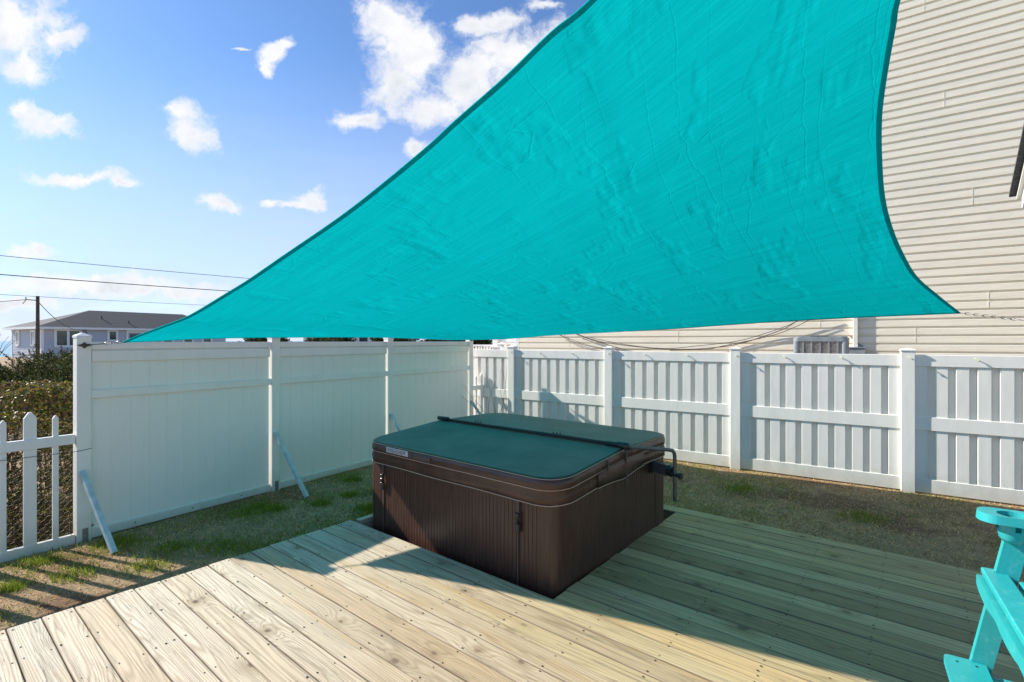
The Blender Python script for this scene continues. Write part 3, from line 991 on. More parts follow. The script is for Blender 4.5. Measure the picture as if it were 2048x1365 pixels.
# clothes-hook and line at the corner post for the sail
sh = thing('sail_turnbuckle', 'steel eye plate and turnbuckle tying the sail to the front fence post', 'turnbuckle', (0, 0, 0))
nL = Vector((0.833, -0.553, 0)); dL = Vector((0.553, 0.833, 0))
pb = Vector(LF) + dL * 0.004 + nL * 0.052 + Vector((0, 0, 1.664))
mb = MB()
for (a_, b_) in ((0.055, 0.016), (0.026, 0.028)):
    b = len(mb.v)
    for sgn in (0, 0.006 if a_ > 0.03 else 0.009):
        for (i, j) in ((-a_, 0), (0, -b_), (a_, 0), (0, b_)):
            mb.v.append(tuple(pb + dL * i + Vector((0, 0, j)) + nL * sgn))
    mb.quad([b + k for k in (3, 2, 1, 0)]); mb.quad([b + 4 + k for k in range(4)])
    for k in range(4):
        k2_ = (k + 1) % 4
        mb.quad([b + k, b + k2_, b + 4 + k2_, b + 4 + k])
mb.build('eye_plate', 'dark_metal', sh)
PA = Vector((-3.37, 4.294, 1.690))
q0 = pb + nL * 0.012; q1 = PA
mb = MB(); mb.tube([q0, q0.lerp(q1, 0.55)], 0.004, 6)
mb.tube([q0.lerp(q1, 0.05), q0.lerp(q1, 0.14)], 0.010, 8)
mb.build('rod', 'dark_metal', sh)
mb = MB()
for (f0, f1) in ((0.52, 0.74), (0.70, 0.90), (0.86, 1.0)):
    a = q0.lerp(q1, f0); c = q0.lerp(q1, f1); m_ = (a + c) / 2; hl = (c - a).length / 2
    dd = (c - a).normalized(); up = Vector((0, 0, 1)) if f0 != 0.70 else nL
    mb.tube([m_ + dd * hl * math.cos(2 * math.pi * k / 12) + up * 0.012 * math.sin(2 * math.pi * k / 12) for k in range(12)], 0.0028, 5, closed=True)
mb.build('shackle', 'steel', sh)

# ------------------------------------------------------------------ picket fence going on to the left
pk = thing('picket_fence', 'low white picket fence with chicken wire at the left, before the ivy', 'fence', LF, LROT)
mb = MB(); mb.box(-4.6, -0.048, -0.030, 0.014, 0.838, 0.918, 0, 0.004); mb.build('rail', 'white_vinyl', pk)
mb = MB(); mb.box(-4.6, -0.048, -0.030, 0.014, -0.004, 0.078, 0, 0.004); mb.build('rail', 'white_vinyl', pk)
xs = -0.171; k = 0


def picket(mb, xc, w_, ztop, y0=-0.020, y1=0.004):
    h = w_ * 0.62
    mb.prism([(xc - w_ / 2, 0.07), (xc + w_ / 2, 0.07), (xc + w_ / 2, ztop - h), (xc + w_ * 0.12, ztop), (xc - w_ * 0.12, ztop), (xc - w_ / 2, ztop - h)], y0, y1, 'y')


while xs > -4.5:
    mb = MB()
    wd = 0.036 if k % 2 == 0 else 0.076
    picket(mb, xs, wd, 1.088 if k % 2 == 0 else 1.132)
    mb.build('picket', 'white_vinyl', pk)
    xs -= 0.1535; k += 1
mb = MB(); mb.box(-2.1, -2.0, -0.05, 0.05, 0, 1.2, 0, 0.004); mb.build('post', 'white_vinyl', pk)


def chicken_wire(mb, x0, x1, z0, z1, yy, c=0.030):
    z = z0; row_ = 0
    while z < z1:
        x = x0 + (c if row_ % 2 else 0)
        while x < x1:
            for (dx, dz) in ((c, c * 0.55), (-c, c * 0.55)):
                mb.bar((x, yy, z), (x + dx, yy, z + dz), 0.0010, 0.0010)
            mb.bar((x, yy, z), (x, yy, z - c * 0.45), 0.0010, 0.0010)
            x += 2 * c
        z += c; row_ += 1


mb = MB(); chicken_wire(mb, -1.25, -0.06, 0.08, 0.80, 0.018)
mb.build('chicken_wire', 'dark_metal', pk)
mb = MB(); mb.tube([(-4.5, 0.018, 0.805), (-1.2, 0.018, 0.80), (-0.044, -0.051, 0.775), (0.054, -0.052, 0.785)], 0.0022, 5)
mb.build('top_wire', 'cable', pk)

# short picket gate between the two tall fences
pg = thing('picket_gate', 'short white picket gate closing the corner between the two tall fences', 'gate', LF, LROT)
mb = MB(); mb.box(5.335, 5.86, -0.030, 0.014, 0.842, 0.918, 0, 0.003); mb.build('rail', 'white_vinyl', pg)
mb = MB(); mb.box(5.335, 5.86, -0.030, 0.014, 0.06, 0.135, 0, 0.003); mb.build('rail', 'white_vinyl', pg)
for k in range(3):
    mb = MB(); picket(mb, 5.46 + k * 0.15, 0.036 if k % 2 == 0 else 0.072, 1.09 if k % 2 == 0 else 1.13)
    mb.build('picket', 'white_vinyl', pg)
mb = MB(); chicken_wire(mb, 5.38, 5.84, 0.12, 0.82, 0.018, 0.034)
mb.build('chicken_wire', 'dark_metal', pg)

# ------------------------------------------------------------------ right fence
NR = Vector((0.553, 0.833, 0)); DR = Vector((0.833, -0.553, 0))
RF = tuple(NR * 7.17); RROT = math.atan2(-0.553, 0.833)
rf = thing('vinyl_fence', 'white vinyl shadowbox fence with three rails running behind the hot tub', 'fence', RF, RROT)
rposts = [-8.27, -6.50, -4.745, -2.968, -1.18, 0.615, 2.42, 4.22]
for x in rposts:
    mb = MB(); mb.box(x - 0.064, x + 0.064, -0.062, 0.066, -0.01, 1.588, 0, 0.006)
    po = mb.build('post', 'white_vinyl', rf)
    mb = MB(); mb.box(x - 0.072, x + 0.072, -0.070, 0.074, 1.585, 1.606, 0, 0.004)
    b = len(mb.v); xa, xb, ya, yb = x - 0.066, x + 0.066, -0.064, 0.068
    mb.v += [(xa, ya, 1.6065), (xb, ya, 1.6065), (xb, yb, 1.6065), (xa, yb, 1.6065), (x, 0.002, 1.626)]
    for q in ((0, 1, 4), (1, 2, 4), (2, 3, 4), (3, 0, 4)): mb.quad([b + k for k in q])
    mb.build('post_cap', 'white_vinyl', po)
    if x > -7:
        mb = MB(); mb.tube([(x + 0.01, -0.062, 1.515), (x + 0.01, -0.085, 1.520), (x + 0.028, -0.092, 1.498), (x + 0.03, -0.080, 1.49)], 0.006, 6)
        mb.build('hook', 'hook_plastic', po)
for i in range(len(rposts) - 1):
    x0 = rposts[i] + 0.066; x1 = rposts[i + 1] - 0.066
    for (za, zb, yo) in ((1.415, 1.545, 0), (0.705, 0.855, 0), (0.015, 0.165, 0)):
        mb = MB(); mb.box(x0 - 0.01, x1 + 0.01, -0.024, 0.030, za, zb, 0, 0.004); mb.build('rail', 'white_vinyl', rf)
    mb = MB()
    n = 10; pt = (x1 - x0 + 0.066) / n
    for k in range(n):                                   # front boards between the rails
        xa = x0 + k * pt
        xb = min(xa + pt - 0.066, x1)
        for (za, zb) in ((0.15, 0.72), (0.84, 1.43)):
            mb.prism([(xa, -0.008), (xa + 0.003, -0.012), (xa + 0.030, -0.012), (xa + 0.0315, -0.0105), (xa + 0.033, -0.012), (xb - 0.003, -0.012), (xb, -0.008), (xb, 0.004), (xa, 0.004)], za, zb, 'z')
        if k < n - 1:
            for (za, zb) in ((0.15, 0.72), (0.84, 1.43)):
                mb.box(xb - 0.020, xb + 0.086, 0.026, 0.029, za, zb, 0)
    mb.build('picket_boards', 'white_vinyl', rf)
    if i >= 2:
        for fx in (0.30, 0.66):
            xx = x0 + (x1 - x0) * fx
            mb = MB(); mb.tube([(xx, -0.024, 1.505), (xx, -0.046, 1.512), (xx + 0.018, -0.055, 1.492), (xx + 0.022, -0.044, 1.484)], 0.0055, 6)
            mb.build('hook', 'hook_plastic', rf)

# ------------------------------------------------------------------ shade sail
def Rr(px, py):
    return Vector(((px - 1024) / 995, 1, (683 - py) / 995))


B_ = Vector((-0.72, 8.55, 1.720)); C_ = Vector((4.472, 4.955, 1.979)); D_ = Vector((1.55, 1.30, 4.15))
AD = [(-3.37, 4.294, 1.690), (-3.183, 4.235, 1.752), (-2.915, 4.130, 1.822), (-2.593, 3.985, 1.905), (-2.162, 3.760, 2.063), (-1.932, 3.636, 2.149),
      (-1.599, 3.445, 2.285), (-1.028, 3.119, 2.521), (-0.514, 2.809, 2.773), (-0.307, 2.676, 2.889), (-0.033, 2.503, 3.036), (0.18, 2.359, 3.165),
      (0.349, 2.257, 3.249), (0.66, 2.02, 3.46), (0.96, 1.79, 3.67), (1.25, 1.55, 3.90), (1.55, 1.30, 4.15)]
CD = [(4.472, 4.955, 1.979), (4.144, 4.822, 2.136), (3.771, 4.633, 2.305), (3.421, 4.363, 2.489), (3.113, 4.086, 2.665), (2.857, 3.818, 2.828), (2.601, 3.502, 3.016),
      (2.424, 3.264, 3.156), (2.317, 3.097, 3.253), (2.208, 2.908, 3.36), (2.114, 2.738, 3.456), (2.058, 2.639, 3.511), (1.92, 2.30, 3.68), (1.77, 1.90, 3.86), (1.65, 1.58, 4.01), (1.55, 1.30, 4.15)]
AB = [(-3.37, 4.294, 1.690), (-3.20, 4.46, 1.7015), (-2.93, 4.70, 1.723), (-2.55, 5.13, 1.7376), (-1.96, 6.02, 1.747), (-1.533, 6.81, 1.741), (-0.985, 7.90, 1.7158), (-0.72, 8.55, 1.720)]
BC = [(-0.72, 8.55, 1.720), (-0.107, 7.77, 1.729), (0.56, 7.38, 1.781), (0.98, 7.13, 1.804), (1.735, 6.66, 1.841), (2.10, 6.37, 1.860), (2.78, 5.88, 1.908), (3.62, 5.38, 1.951), (4.472, 4.955, 1.979)]


class Curve:
    def __init__(self, pts):
        self.p = catmull(pts, 10)
        self.l = [0.0]
        for a, b in zip(self.p, self.p[1:]): self.l.append(self.l[-1] + (b - a).length)

    def at(self, s_):
        t_ = s_ * self.l[-1]
        lo = int(np.searchsorted(self.l, t_, side='right')) - 1
        lo = min(max(lo, 0), len(self.p) - 2)
        return self.p[lo].lerp(self.p[lo + 1], (t_ - self.l[lo]) / max(1e-9, self.l[lo + 1] - self.l[lo]))


_bc = []
for i_, p_ in enumerate(BC):
    f_ = 1.0 if i_ == 0 else (0.978 if i_ < len(BC) - 1 else 1.0)
    c_ = Vector((0, 0, 1.7)); _bc.append(tuple(c_ + (Vector(p_) - c_) * f_))
BC = _bc
cAB, cDC, cAD, cBC = Curve(AB), Curve(CD[::-1]), Curve(AD), Curve(BC)
A0 = Vector(AD[0]); B0 = Vector(AB[-1]); C0 = Vector(CD[0]); D0 = Vector(AD[-1])


def coons(u, v):
    p = cAB.at(u) * (1 - v) + cDC.at(u) * v + cAD.at(v) * (1 - u) + cBC.at(v) * u
    p = p - (A0 * (1 - u) * (1 - v) + B0 * u * (1 - v) + C0 * u * v + D0 * (1 - u) * v)
    return p


from mathutils import noise as mn
N = 200
sail = MB()
for j in range(N + 1):
    for i in range(N + 1):
        u, v = i / N, j / N
        p = coons(u, v)
        ed = min(u, 1 - u, v, 1 - v)
        a = min(1, ed / 0.04)
        # soft ripples running with the pull, and clusters of puckers
        dsp = 0.010 * mn.noise((u * 5 + 3, v * 3, 0)) + 0.0028 * mn.noise((u * 30 + 6 * v, v * 8, 4))
        mk = max(0.0, mn.noise((u * 5, v * 6, 9)) - 0.05) * 2.2
        dsp += 0.0050 * min(mk, 1) * mn.noise((u * 70 + 10 * mn.noise((u * 6, v * 6, 1)), v * 30, 2))
        p = p + Vector((0, 0, dsp * a))
        sail.v.append(tuple(p))
for j in range(N):
    for i in range(N):
        b = j * (N + 1) + i
        sail.quad([b, b + 1, b + N + 2, b + N + 1], 0, [(i / N, j / N), ((i + 1) / N, j / N), ((i + 1) / N, (j + 1) / N), (i / N, (j + 1) / N)])
sl = thing('shade_sail', 'large turquoise shade sail stretched over the hot tub and deck', 'shade sail', A0)
so_ = sail.build('canopy', 'shade_cloth', sl, smooth=True, loc=tuple(-A0))
for (fn, wd) in ((lambda s, k: coons(k, s), 0.011), (lambda s, k: coons(1 - k, s), 0.006), (lambda s, k: coons(s, k), 0.006), (lambda s, k: coons(s, 1 - k), 0.012)):
    hm = MB(); n = 120
    for i in range(n + 1):
        s1 = i / n
        e = fn(s1, 0.0); inn = fn(s1, wd * 1.0)
        dirv = (inn - e)
        L = dirv.length
        dirv = dirv.normalized() if L > 1e-6 else Vector((0, 0, 0))
        width = min(0.030, L * 4 + 0.004)
        a = e - dirv * 0.004; c = e + dirv * width
        for q in (a - Vector((0, 0, 0.004)), c - Vector((0, 0, 0.007))): hm.v.append(tuple(q))
    for i in range(n):
        for k in range(1):
            hm.quad([2 * i, 2 * i + 2, 2 * i + 3, 2 * i + 1], 0, [(i / n, 0), ((i + 1) / n, 0), ((i + 1) / n, 0.01), (i / n, 0.01)])
    hm.build('hem', 'shade_hem', sl, smooth=False, loc=tuple(-A0))

# chain at the right corner and the wire on to the porch post
PCH = Vector((4.845, 4.22, 0)); 
chn = thing('sail_chain', 'short galvanised chain and wire holding the right corner of the turquoise sail', 'chain', tuple(C_))
wire_end = Vector((4.80, 4.30, 1.835))
dirc = (wire_end - C_).normalized()
qq = C_ + dirc * 0.0
L_ = (wire_end - C_).length
end_chain = 0.42
mb = MB(); s1 = 0.0; k = 0
while s1 < end_chain:
    c0 = dirc * (s1 + 0.019); up = Vector((0, 0, 1)) if k % 2 else dirc.cross(Vector((0, 0, 1))).normalized()
    mb.tube([c0 + dirc * 0.023 * math.cos(2 * math.pi * q / 10) + up * 0.0105 * math.sin(2 * math.pi * q / 10) for q in range(10)], 0.0030, 5, closed=True)
    s1 += 0.034; k += 1
mb.build('chain_links', 'steel', chn)
mb = MB(); mb.tube([dirc * end_chain, dirc * L_], 0.003, 5); mb.build('wire', 'galvanised', chn)
# corner hardware at the far corner
hw = thing('sail_shackle', 'small dark shackle tying the sail to the far corner post of the tall fence', 'shackle', (0, 0, 0))
fp = Vector(LF) + dL * 5.281 + nL * 0.05 + Vector((0, 0, 1.715))
mb = MB(); mb.tube([B_, B_.lerp(fp, 0.5) - Vector((0, 0, .004)), fp], 0.005, 6); mb.tube([fp - nL * 0.012, fp + nL * 0.012], 0.016, 8)
mb.build('bolt', 'dark_metal', hw)
# the tall post the raised corner hangs from (beside the camera, above the picture)
tp = thing('sail_post', 'tall square wooden post carrying the raised corner of the turquoise sail', 'post', (2.75, -0.55, 0))
mb = MB(); mb.box(-0.07, 0.07, -0.07, 0.07, 0.0, 4.9, 0, 0.006); mb.build('post_body', 'pole_wood', tp)
mb = MB(); mb.tube([D_ - Vector((2.75, -0.55, 0)), Vector((-0.06, 0.07, 4.62))], 0.005, 6); mb.build('cable', 'galvanised', tp)

# ------------------------------------------------------------------ turquoise chair at the right
CR = math.atan2(0.56, -0.83)
chair = thing('deck_chair', 'tall turquoise slatted deck chair with a cup holder in its arm', 'chair', (1.606, 1.734, DZ), CR)
CW = 0.80
za = 1.13 - DZ


def arm(y0, y1):
    mb = MB()
    ol = rrect(-0.66, 0.0, y0, y1, 0.050, (0, 1, 1, 0), 8)
    # deck of the arm with a cup hole: ring of quads round the hole
    cx, cy, r_ = -0.088, (y0 + y1) / 2, 0.038
    m = 24
    hole = [(cx + r_ * math.cos(2 * math.pi * k / m), cy + r_ * math.sin(2 * math.pi * k / m)) for k in range(m)]

    def ray_out(a):
        dx, dy = math.cos(a), math.sin(a); best = 1e9
        for i in range(len(ol)):
            p_, q_ = ol[i], ol[(i + 1) % len(ol)]
            ex, ey = q_[0] - p_[0], q_[1] - p_[1]
            den = dx * ey - dy * ex
            if abs(den) < 1e-9: continue
            t1 = ((p_[0] - cx) * ey - (p_[1] - cy) * ex) / den
            u1 = ((p_[0] - cx) * dy - (p_[1] - cy) * dx) / den
            if t1 > 0 and -1e-6 <= u1 <= 1 + 1e-6: best = min(best, t1)
        return best
    angs = [2 * math.pi * k / m for k in range(m)]
    extra = []
    for (x, y_) in ol:
        extra.append(math.atan2(y_ - cy, x - cx) % (2 * math.pi))
    angs = sorted(set([round(a, 5) for a in angs + extra]))
    for zt in (za, za - 0.028):
        for a in angs:
            r2 = ray_out(a)
            bx = r2 - (0.003 if zt == za else 0)
            mb.v.append((cx + r_ * math.cos(a), cy + r_ * math.sin(a), zt - (0.002 if zt == za else 0)))
            mb.v.append((cx + bx * math.cos(a), cy + bx * math.sin(a), zt))
    n = len(angs)
    for i in range(n):
        j = (i + 1) % n
        mb.quad([2 * i, 2 * i + 1, 2 * j + 1, 2 * j])
        mb.quad([2 * n + 2 * i, 2 * n + 2 * j, 2 * n + 2 * j + 1, 2 * n + 2 * i + 1])
        mb.quad([2 * i + 1, 2 * n + 2 * i + 1, 2 * n + 2 * j + 1, 2 * j + 1])
        mb.quad([2 * i, 2 * j, 2 * n + 2 * j, 2 * n + 2 * i])
    o = mb.build('arm', 'chair_plastic', chair)
    # cup holder bowl below
    mb = MB(); prof = [(0.040, za - 0.0275), (0.038, za - 0.05), (0.033, za - 0.078), (0.024, za - 0.092), (0.0005, za - 0.094)]
    for (r2, z) in prof:
        for k in range(16):
            a = 2 * math.pi * k / 16
            mb.v.append((cx + r2 * math.cos(a), cy + r2 * math.sin(a), z))
    for l in range(len(prof) - 1):
        for k in range(16):
            if l == 0 and k % 4 == 0: continue
            k2_ = (k + 1) % 16
            mb.quad([l * 16 + k, l * 16 + k2_, (l + 1) * 16 + k2_, (l + 1) * 16 + k])
    mb.build('cup_holder', 'chair_plastic', o, smooth=True)


arm(0.0, 0.11)
arm(CW - 0.11, CW)
for (y0, y1) in ((0.012, 0.040), (CW - 0.040, CW - 0.012)):
    mb = MB()
    mb.prism([(0.048, 0.0), (0.100, 0.0), (-0.085, za - 0.03), (-0.145, za - 0.03)], y0, y1, 'y')
    mb.build('leg', 'chair_plastic', chair)
    mb = MB()
    mb.prism([(-0.66, 0.0), (-0.60, 0.0), (-0.50, za - 0.03), (-0.56, za - 0.03)], y0, y1, 'y')
    mb.build('leg', 'chair_plastic', chair)
    mb = MB()                                             # little bracket under the arm
    yy = (y0 + y1) / 2
    mb.prism([(-0.20, za - 0.03), (-0.13, za - 0.03), (-0.20, za - 0.09)], y1 + 0.001 if y0 < 0.1 else y0 - 0.022, y1 + 0.020 if y0 < 0.1 else y0 - 0.001, 'y')
    mb.build('arm_bracket', 'chair_plastic', chair)
zs = 0.92 - DZ
for (y0, y1) in ((0.041, 0.066), (CW - 0.066, CW - 0.041)):
    mb = MB()
    mb.prism([(-0.045, zs - 0.025), (-0.045, zs - 0.11), (-0.55, zs - 0.17), (-0.60, zs - 0.10), (-0.40, zs - 0.075), (-0.2, zs - 0.045)], y0, y1, 'y')
    mb.build('seat_rail', 'chair_plastic', chair)
# front apron with a scalloped lower edge
mb = MB()
ap = [(0.005, zs - 0.028), (0.005, zs - 0.060)]
for k in range(1, 20):
    yy = 0.005 + (CW - 0.01) * k / 20
    ap.append((yy, zs - 0.055 - 0.014 * abs(math.sin(math.pi * k / 20 * 3)) - 0.010))
ap += [(CW - 0.005, zs - 0.060), (CW - 0.005, zs - 0.028)]
mb.prism(ap, -0.030, -0.008, 'x'); mb.build('apron', 'chair_plastic', chair)
for k in range(7):
    xa = -0.026 - k * 0.079
    zz = zs - 0.0 - (0.0 if k == 0 else 0.005 + 0.013 * (k - 0.5))
    if k == 0: xa, w_ = -0.020, 0.066
    else: w_ = 0.062
    mb = MB()
    ys, ye = (0.0, CW) if k == 0 else (0.068, CW - 0.068)
    if k == 1: ys, ye = 0.042, CW - 0.042
    mb.box(xa - w_, xa, ys, ye, zz - 0.022, zz, 0, 0.004)
    for yy in (ys + 0.03, ye - 0.03): mb.tube([(xa - w_ / 2, yy, zz), (xa - w_ / 2, yy, zz + 0.001)], 0.005, 8, 1)
    mb.build('seat_slat', ['chair_plastic', 'dark_hole'], chair)
for k in range(7):                                        # fan back
    yy = CW / 2 + (k - 3) * 0.085; tz = 1.42 + 0.12 - 0.015 * (k - 3) ** 2 * 1.2 - DZ
    mb = MB()
    mb.bar((-0.56, yy * 0.9 + CW * 0.05, zs - 0.12), (-0.80, yy, tz), 0.075, 0.02, up=(1, 0, 0))
    mb.build('back_slat', 'chair_plastic', chair)
mb = MB(); mb.box(-0.66, -0.60, 0.05, CW - 0.05, za - 0.025, za + 0.03, 0, 0.003); mb.build('back_rail', 'chair_plastic', chair)
# footrest
zf = 0.60 - DZ
mb = MB()
ol = rrect(-0.028, 0.083, 0.030, CW - 0.03, 0.02, (0, 1, 1, 0), 5)
mb.prism(ol, zf - 0.024, zf, 'z')
for yy in (0.065, CW - 0.065):
    for xx in (0.0, 0.05): mb.tube([(xx, yy, zf), (xx, yy, zf + 0.001)], 0.004, 8, 1)
mb.build('footrest', ['chair_plastic', 'dark_hole'], chair)
for yy in (0.044, CW - 0.066):
    mb = MB(); mb.box(-0.57, 0.05, yy, yy + 0.022, zf - 0.078, zf - 0.026, 0, 0.003); mb.build('stretcher', 'chair_plastic', chair)

# ------------------------------------------------------------------ porch roof corner at the right edge
PO = Vector((4.495, 4.5, 0)); PR = DROT
pr = thing('porch_roof', 'dark shingled porch roof corner with white fascia at the right edge', 'porch', tuple(PO), PR)
SL = 0.47
EZ = 3.00
# local x = along the eave away to the right, local -y = up the slope towards the camera
mb = MB()
b = 0
th = 0.03
mb.v = [(0, 0.0, EZ), (5, 0, EZ), (5, -3.2, EZ + 3.2 * SL), (0, -3.2, EZ + 3.2 * SL), (0, 0.0, EZ + th), (5, 0, EZ + th), (5, -3.2, EZ + 3.2 * SL + th), (0, -3.2, EZ + 3.2 * SL + th)]
for q in ((0, 1, 2, 3), (7, 6, 5, 4), (0, 4, 5, 1), (1, 5, 6, 2), (2, 6, 7, 3), (3, 7, 4, 0)): mb.quad(q)
mb.build('roof', 'roof_shingle', pr)


def rake(x0, x1, z0, z1, ystart, mt, nm):
    mb = MB()
    pts = [(ystart, EZ + z0 - ystart * SL), (-3.15, EZ + z0 + 3.15 * SL), (-3.15, EZ + z1 + 3.15 * SL), (ystart, EZ + z1 - ystart * SL)]
    mb.prism(pts, x0, x1, 'x'); mb.build(nm, mt, pr)


rake(0.045, 0.075, -0.045, -0.003, -0.02, 'cream_trim', 'drip_edge')
rake(0.075, 0.10, -0.16, -0.003, -0.06, 'white_trim', 'rake_board')
rake(0.10, 0.38, -0.19, -0.161, -0.08, 'white_trim', 'soffit')
rake(0.382, 0.42, -0.30, -0.192, -0.12, 'white_trim', 'frieze_board')
mb = MB(); mb.box(0.10, 5, -0.045, -0.012, EZ - 0.13, EZ - 0.004, 0, 0.003); mb.build('fascia', 'white_trim', pr)
mb = MB(); mb.box(0.45, 5, -0.30, -0.20, EZ - 0.33, EZ - 0.135, 0, 0.004); mb.build('beam', 'white_trim', pr)
lx = (PCH - PO).dot(Vector((0.777, -0.63, 0))); ly = (PCH - PO).dot(Vector((0.63, 0.777, 0)))
mb = MB(); mb.box(lx - 0.05, lx + 0.05, ly - 0.05, ly + 0.05, 0, EZ - 0.1, 0, 0.004); mb.build('post', 'white_trim', pr)

# ------------------------------------------------------------------ neighbour's house on the right
NH = Vector((0.575, 0.818, 0)) * 9.906; NROT = math.atan2(-0.575, 0.818)
nh = thing('beach_house', 'two storey cream clapboard house rising behind the shadowbox fence', 'house', tuple(NH), NROT)


def lap(mb, x0, x1, y0, z0, z1, pitch=0.127, mi=0, depth=0.025):
    z = z0
    while z < z1:
        b = len(mb.v)
        # dutch lap: flat face, then a cove set back at its top
        prof = [(y0 - depth, z), (y0 - depth, z + pitch * 0.70), (y0 - depth * 0.12, z + pitch * 0.76), (y0 - depth * 0.15, z + pitch), (y0 - depth, z + pitch)]
        for x in (x0, x1):
            for (yy, zz) in prof: mb.v.append((x, yy, zz))
        for k in range(4):
            mb.quad([b + k, b + 5 + k, b + 6 + k, b + 1 + k], mi)
        z += pitch


XL, XR_, HT = -6.83, 9.0, 7.6
mb = MB(); lap(mb, XL + 0.09, XR_ - 0.09, 0.0, 0.15, HT)
wall = mb.build('wall', 'cream_siding', nh)
mb = MB(); mb.box(XL, XR_, 0.004, 8.0, 0.0, HT, 0); mb.build('wall_core', 'cream_siding', nh)
mb = MB(); mb.box(XL - 0.015, XL + 0.088, -0.022, 0.08, 0.1, HT, 0, 0.004); mb.build('corner_trim', 'white_trim', nh)
mb = MB(); mb.box(XR_ - 0.088, XR_ + 0.015, -0.022, 0.08, 0.1, HT, 0, 0.004); mb.build('corner_trim', 'white_trim', nh)
# panel overlaps
mb = MB(); rs = random.Random(3)
k = 0; z = 0.15
while z < HT - 0.3:
    for c in range(3):
        xx = XL + 0.4 + ((k * 2.37 + c * 3.66 + rs.uniform(-.2, .2)) % 14.5)
        mb.box(xx, xx + 0.0045, -0.0285, -0.0235, z + 0.002, z + 0.125, 0)
        mb.box(xx, xx + 0.0045, -0.0285, -0.0235, z + 0.129, z + 0.25, 0)
    z += 0.254; k += 1
mb.build('siding_joints', 'cream_siding', nh)
# hip roof
mb = MB(); o = 0.05
mb.v = [(XL - o, -o, HT), (XR_ + o, -o, HT), (XR_ + o, 8 + o, HT), (XL - o, 8 + o, HT), (XL + 4, 4, HT + 2.2), (XR_ - 4, 4, HT + 2.2)]
for q in ((0, 1, 5, 4), (1, 2, 5), (2, 3, 4, 5), (3, 0, 4), (3, 2, 1, 0)): mb.quad(q)
mb.build('roof', 'roof_shingle', nh)
# downspout
dsx = -0.0
pxw = lambda px: (lambda Y: 0.818 * ((px - 1024) / 995 * Y) - 0.575 * Y)(9.906 / (0.575 * (px - 1024) / 995 + 0.818))
dx0 = pxw(1706); dx1 = pxw(1716)
mb = MB(); mb.box(dx0, dx1, -0.095, -0.018, 1.58, HT, 0, 0.006)
mb.build('downspout', 'cream_trim', nh)
bx0 = pxw(1684); bx1 = pxw(1731)
mb = MB(); mb.box(bx0, bx1, -0.13, -0.016, 1.25, 1.59, 0, 0.006)
mb.box(bx0 - 0.01, bx1 + 0.01, -0.145, -0.016, 1.588, 1.602, 0)
mb.build('meter_box', 'hvac_metal', nh)
mb = MB(); mb.tube([(bx1 - 0.03, -0.06, 1.60), (bx1 - 0.14, -0.05, 1.70), (bx1 - 0.20, -0.03, 1.78)], 0.007, 6)
mb.tube([(bx0 + 0.02, -0.06, 1.60), (bx0 + 0.05, -0.05, 1.63)], 0.006, 6); mb.build('conduit', 'cable', nh)
# service cables stapled loosely along the wall


def wallpt(px, py, off):
    Y = (9.906 - off) / (0.575 * (px - 1024) / 995 + 0.818)
    X = (px - 1024) / 995 * Y
    z = 1.7 + (683 - py) / 995 * Y
    return (0.818 * X - 0.575 * Y, -off, z)


for pts, r_ in (([(1100, 650), (1130, 677), (1165, 690), (1210, 700)], 0.006), ([(1130, 655), (1170, 676), (1215, 690), (1245, 699), (1300, 700)], 0.006),
                ([(1150, 668), (1200, 684), (1280, 695), (1350, 700), (1420, 697), (1480, 688), (1560, 662), (1600, 640), (1640, 622)], 0.008),
                ([(1180, 676), (1250, 690), (1330, 698), (1400, 692), (1470, 684), (1530, 668), (1580, 650), (1620, 630)], 0.006),
                ([(1340, 702), (1410, 700), (1450, 692), (1540, 673), (1590, 655), (1635, 632)], 0.006),
                ([(1110, 668), (1180, 692), (1250, 703)], 0.005)):
    mb = MB(); mb.tube(catmull([wallpt(a, b_, 0.10 + 0.03 * math.sin(a * .02)) for a, b_ in pts], 6), r_, 6)
    mb.build('service_cable', 'cable', nh)
# white enclosure beyond the left corner of the house
mb = MB(); lap(mb, XL - 1.25, XL - 0.02, 1.0, 0.15, 2.7)
mb.build('side_wall', 'white_siding', nh)
mb = MB(); mb.box(XL - 1.25, XL - 0.02, 1.004, 2.0, 0, 2.72, 0); mb.build('side_wall_core', 'white_siding', nh)
mb = MB(); mb.box(XL - 1.42, XL - 1.26, 0.90, 1.06, 0, 2.7, 0, 0.01); mb.box(XL - 1.46, XL - 1.22, 0.86, 1.10, 1.52, 1.58, 0, 0.01)
mb.build('porch_post', 'white_trim', nh)
mb = MB(); mb.box(XL - 1.10, XL - 0.95, 0.80, 0.95, 0, 1.66, 0, 0.01); mb.box(XL - 1.13, XL - 0.92, 0.77, 0.98, 1.60, 1.64, 0, 0.01)
mb.build('porch_post', 'white_trim', nh)
mb = MB(); mb.box(XL - 2.2, XL - 1.4, 0.95, 1.0, 1.55, 1.60, 0)
for k in range(8): mb.box(XL - 2.18 + k * 0.1, XL - 2.14 + k * 0.1, 0.96, 0.99, 0.3, 1.55, 0)
mb.build('railing', 'white_trim', nh)

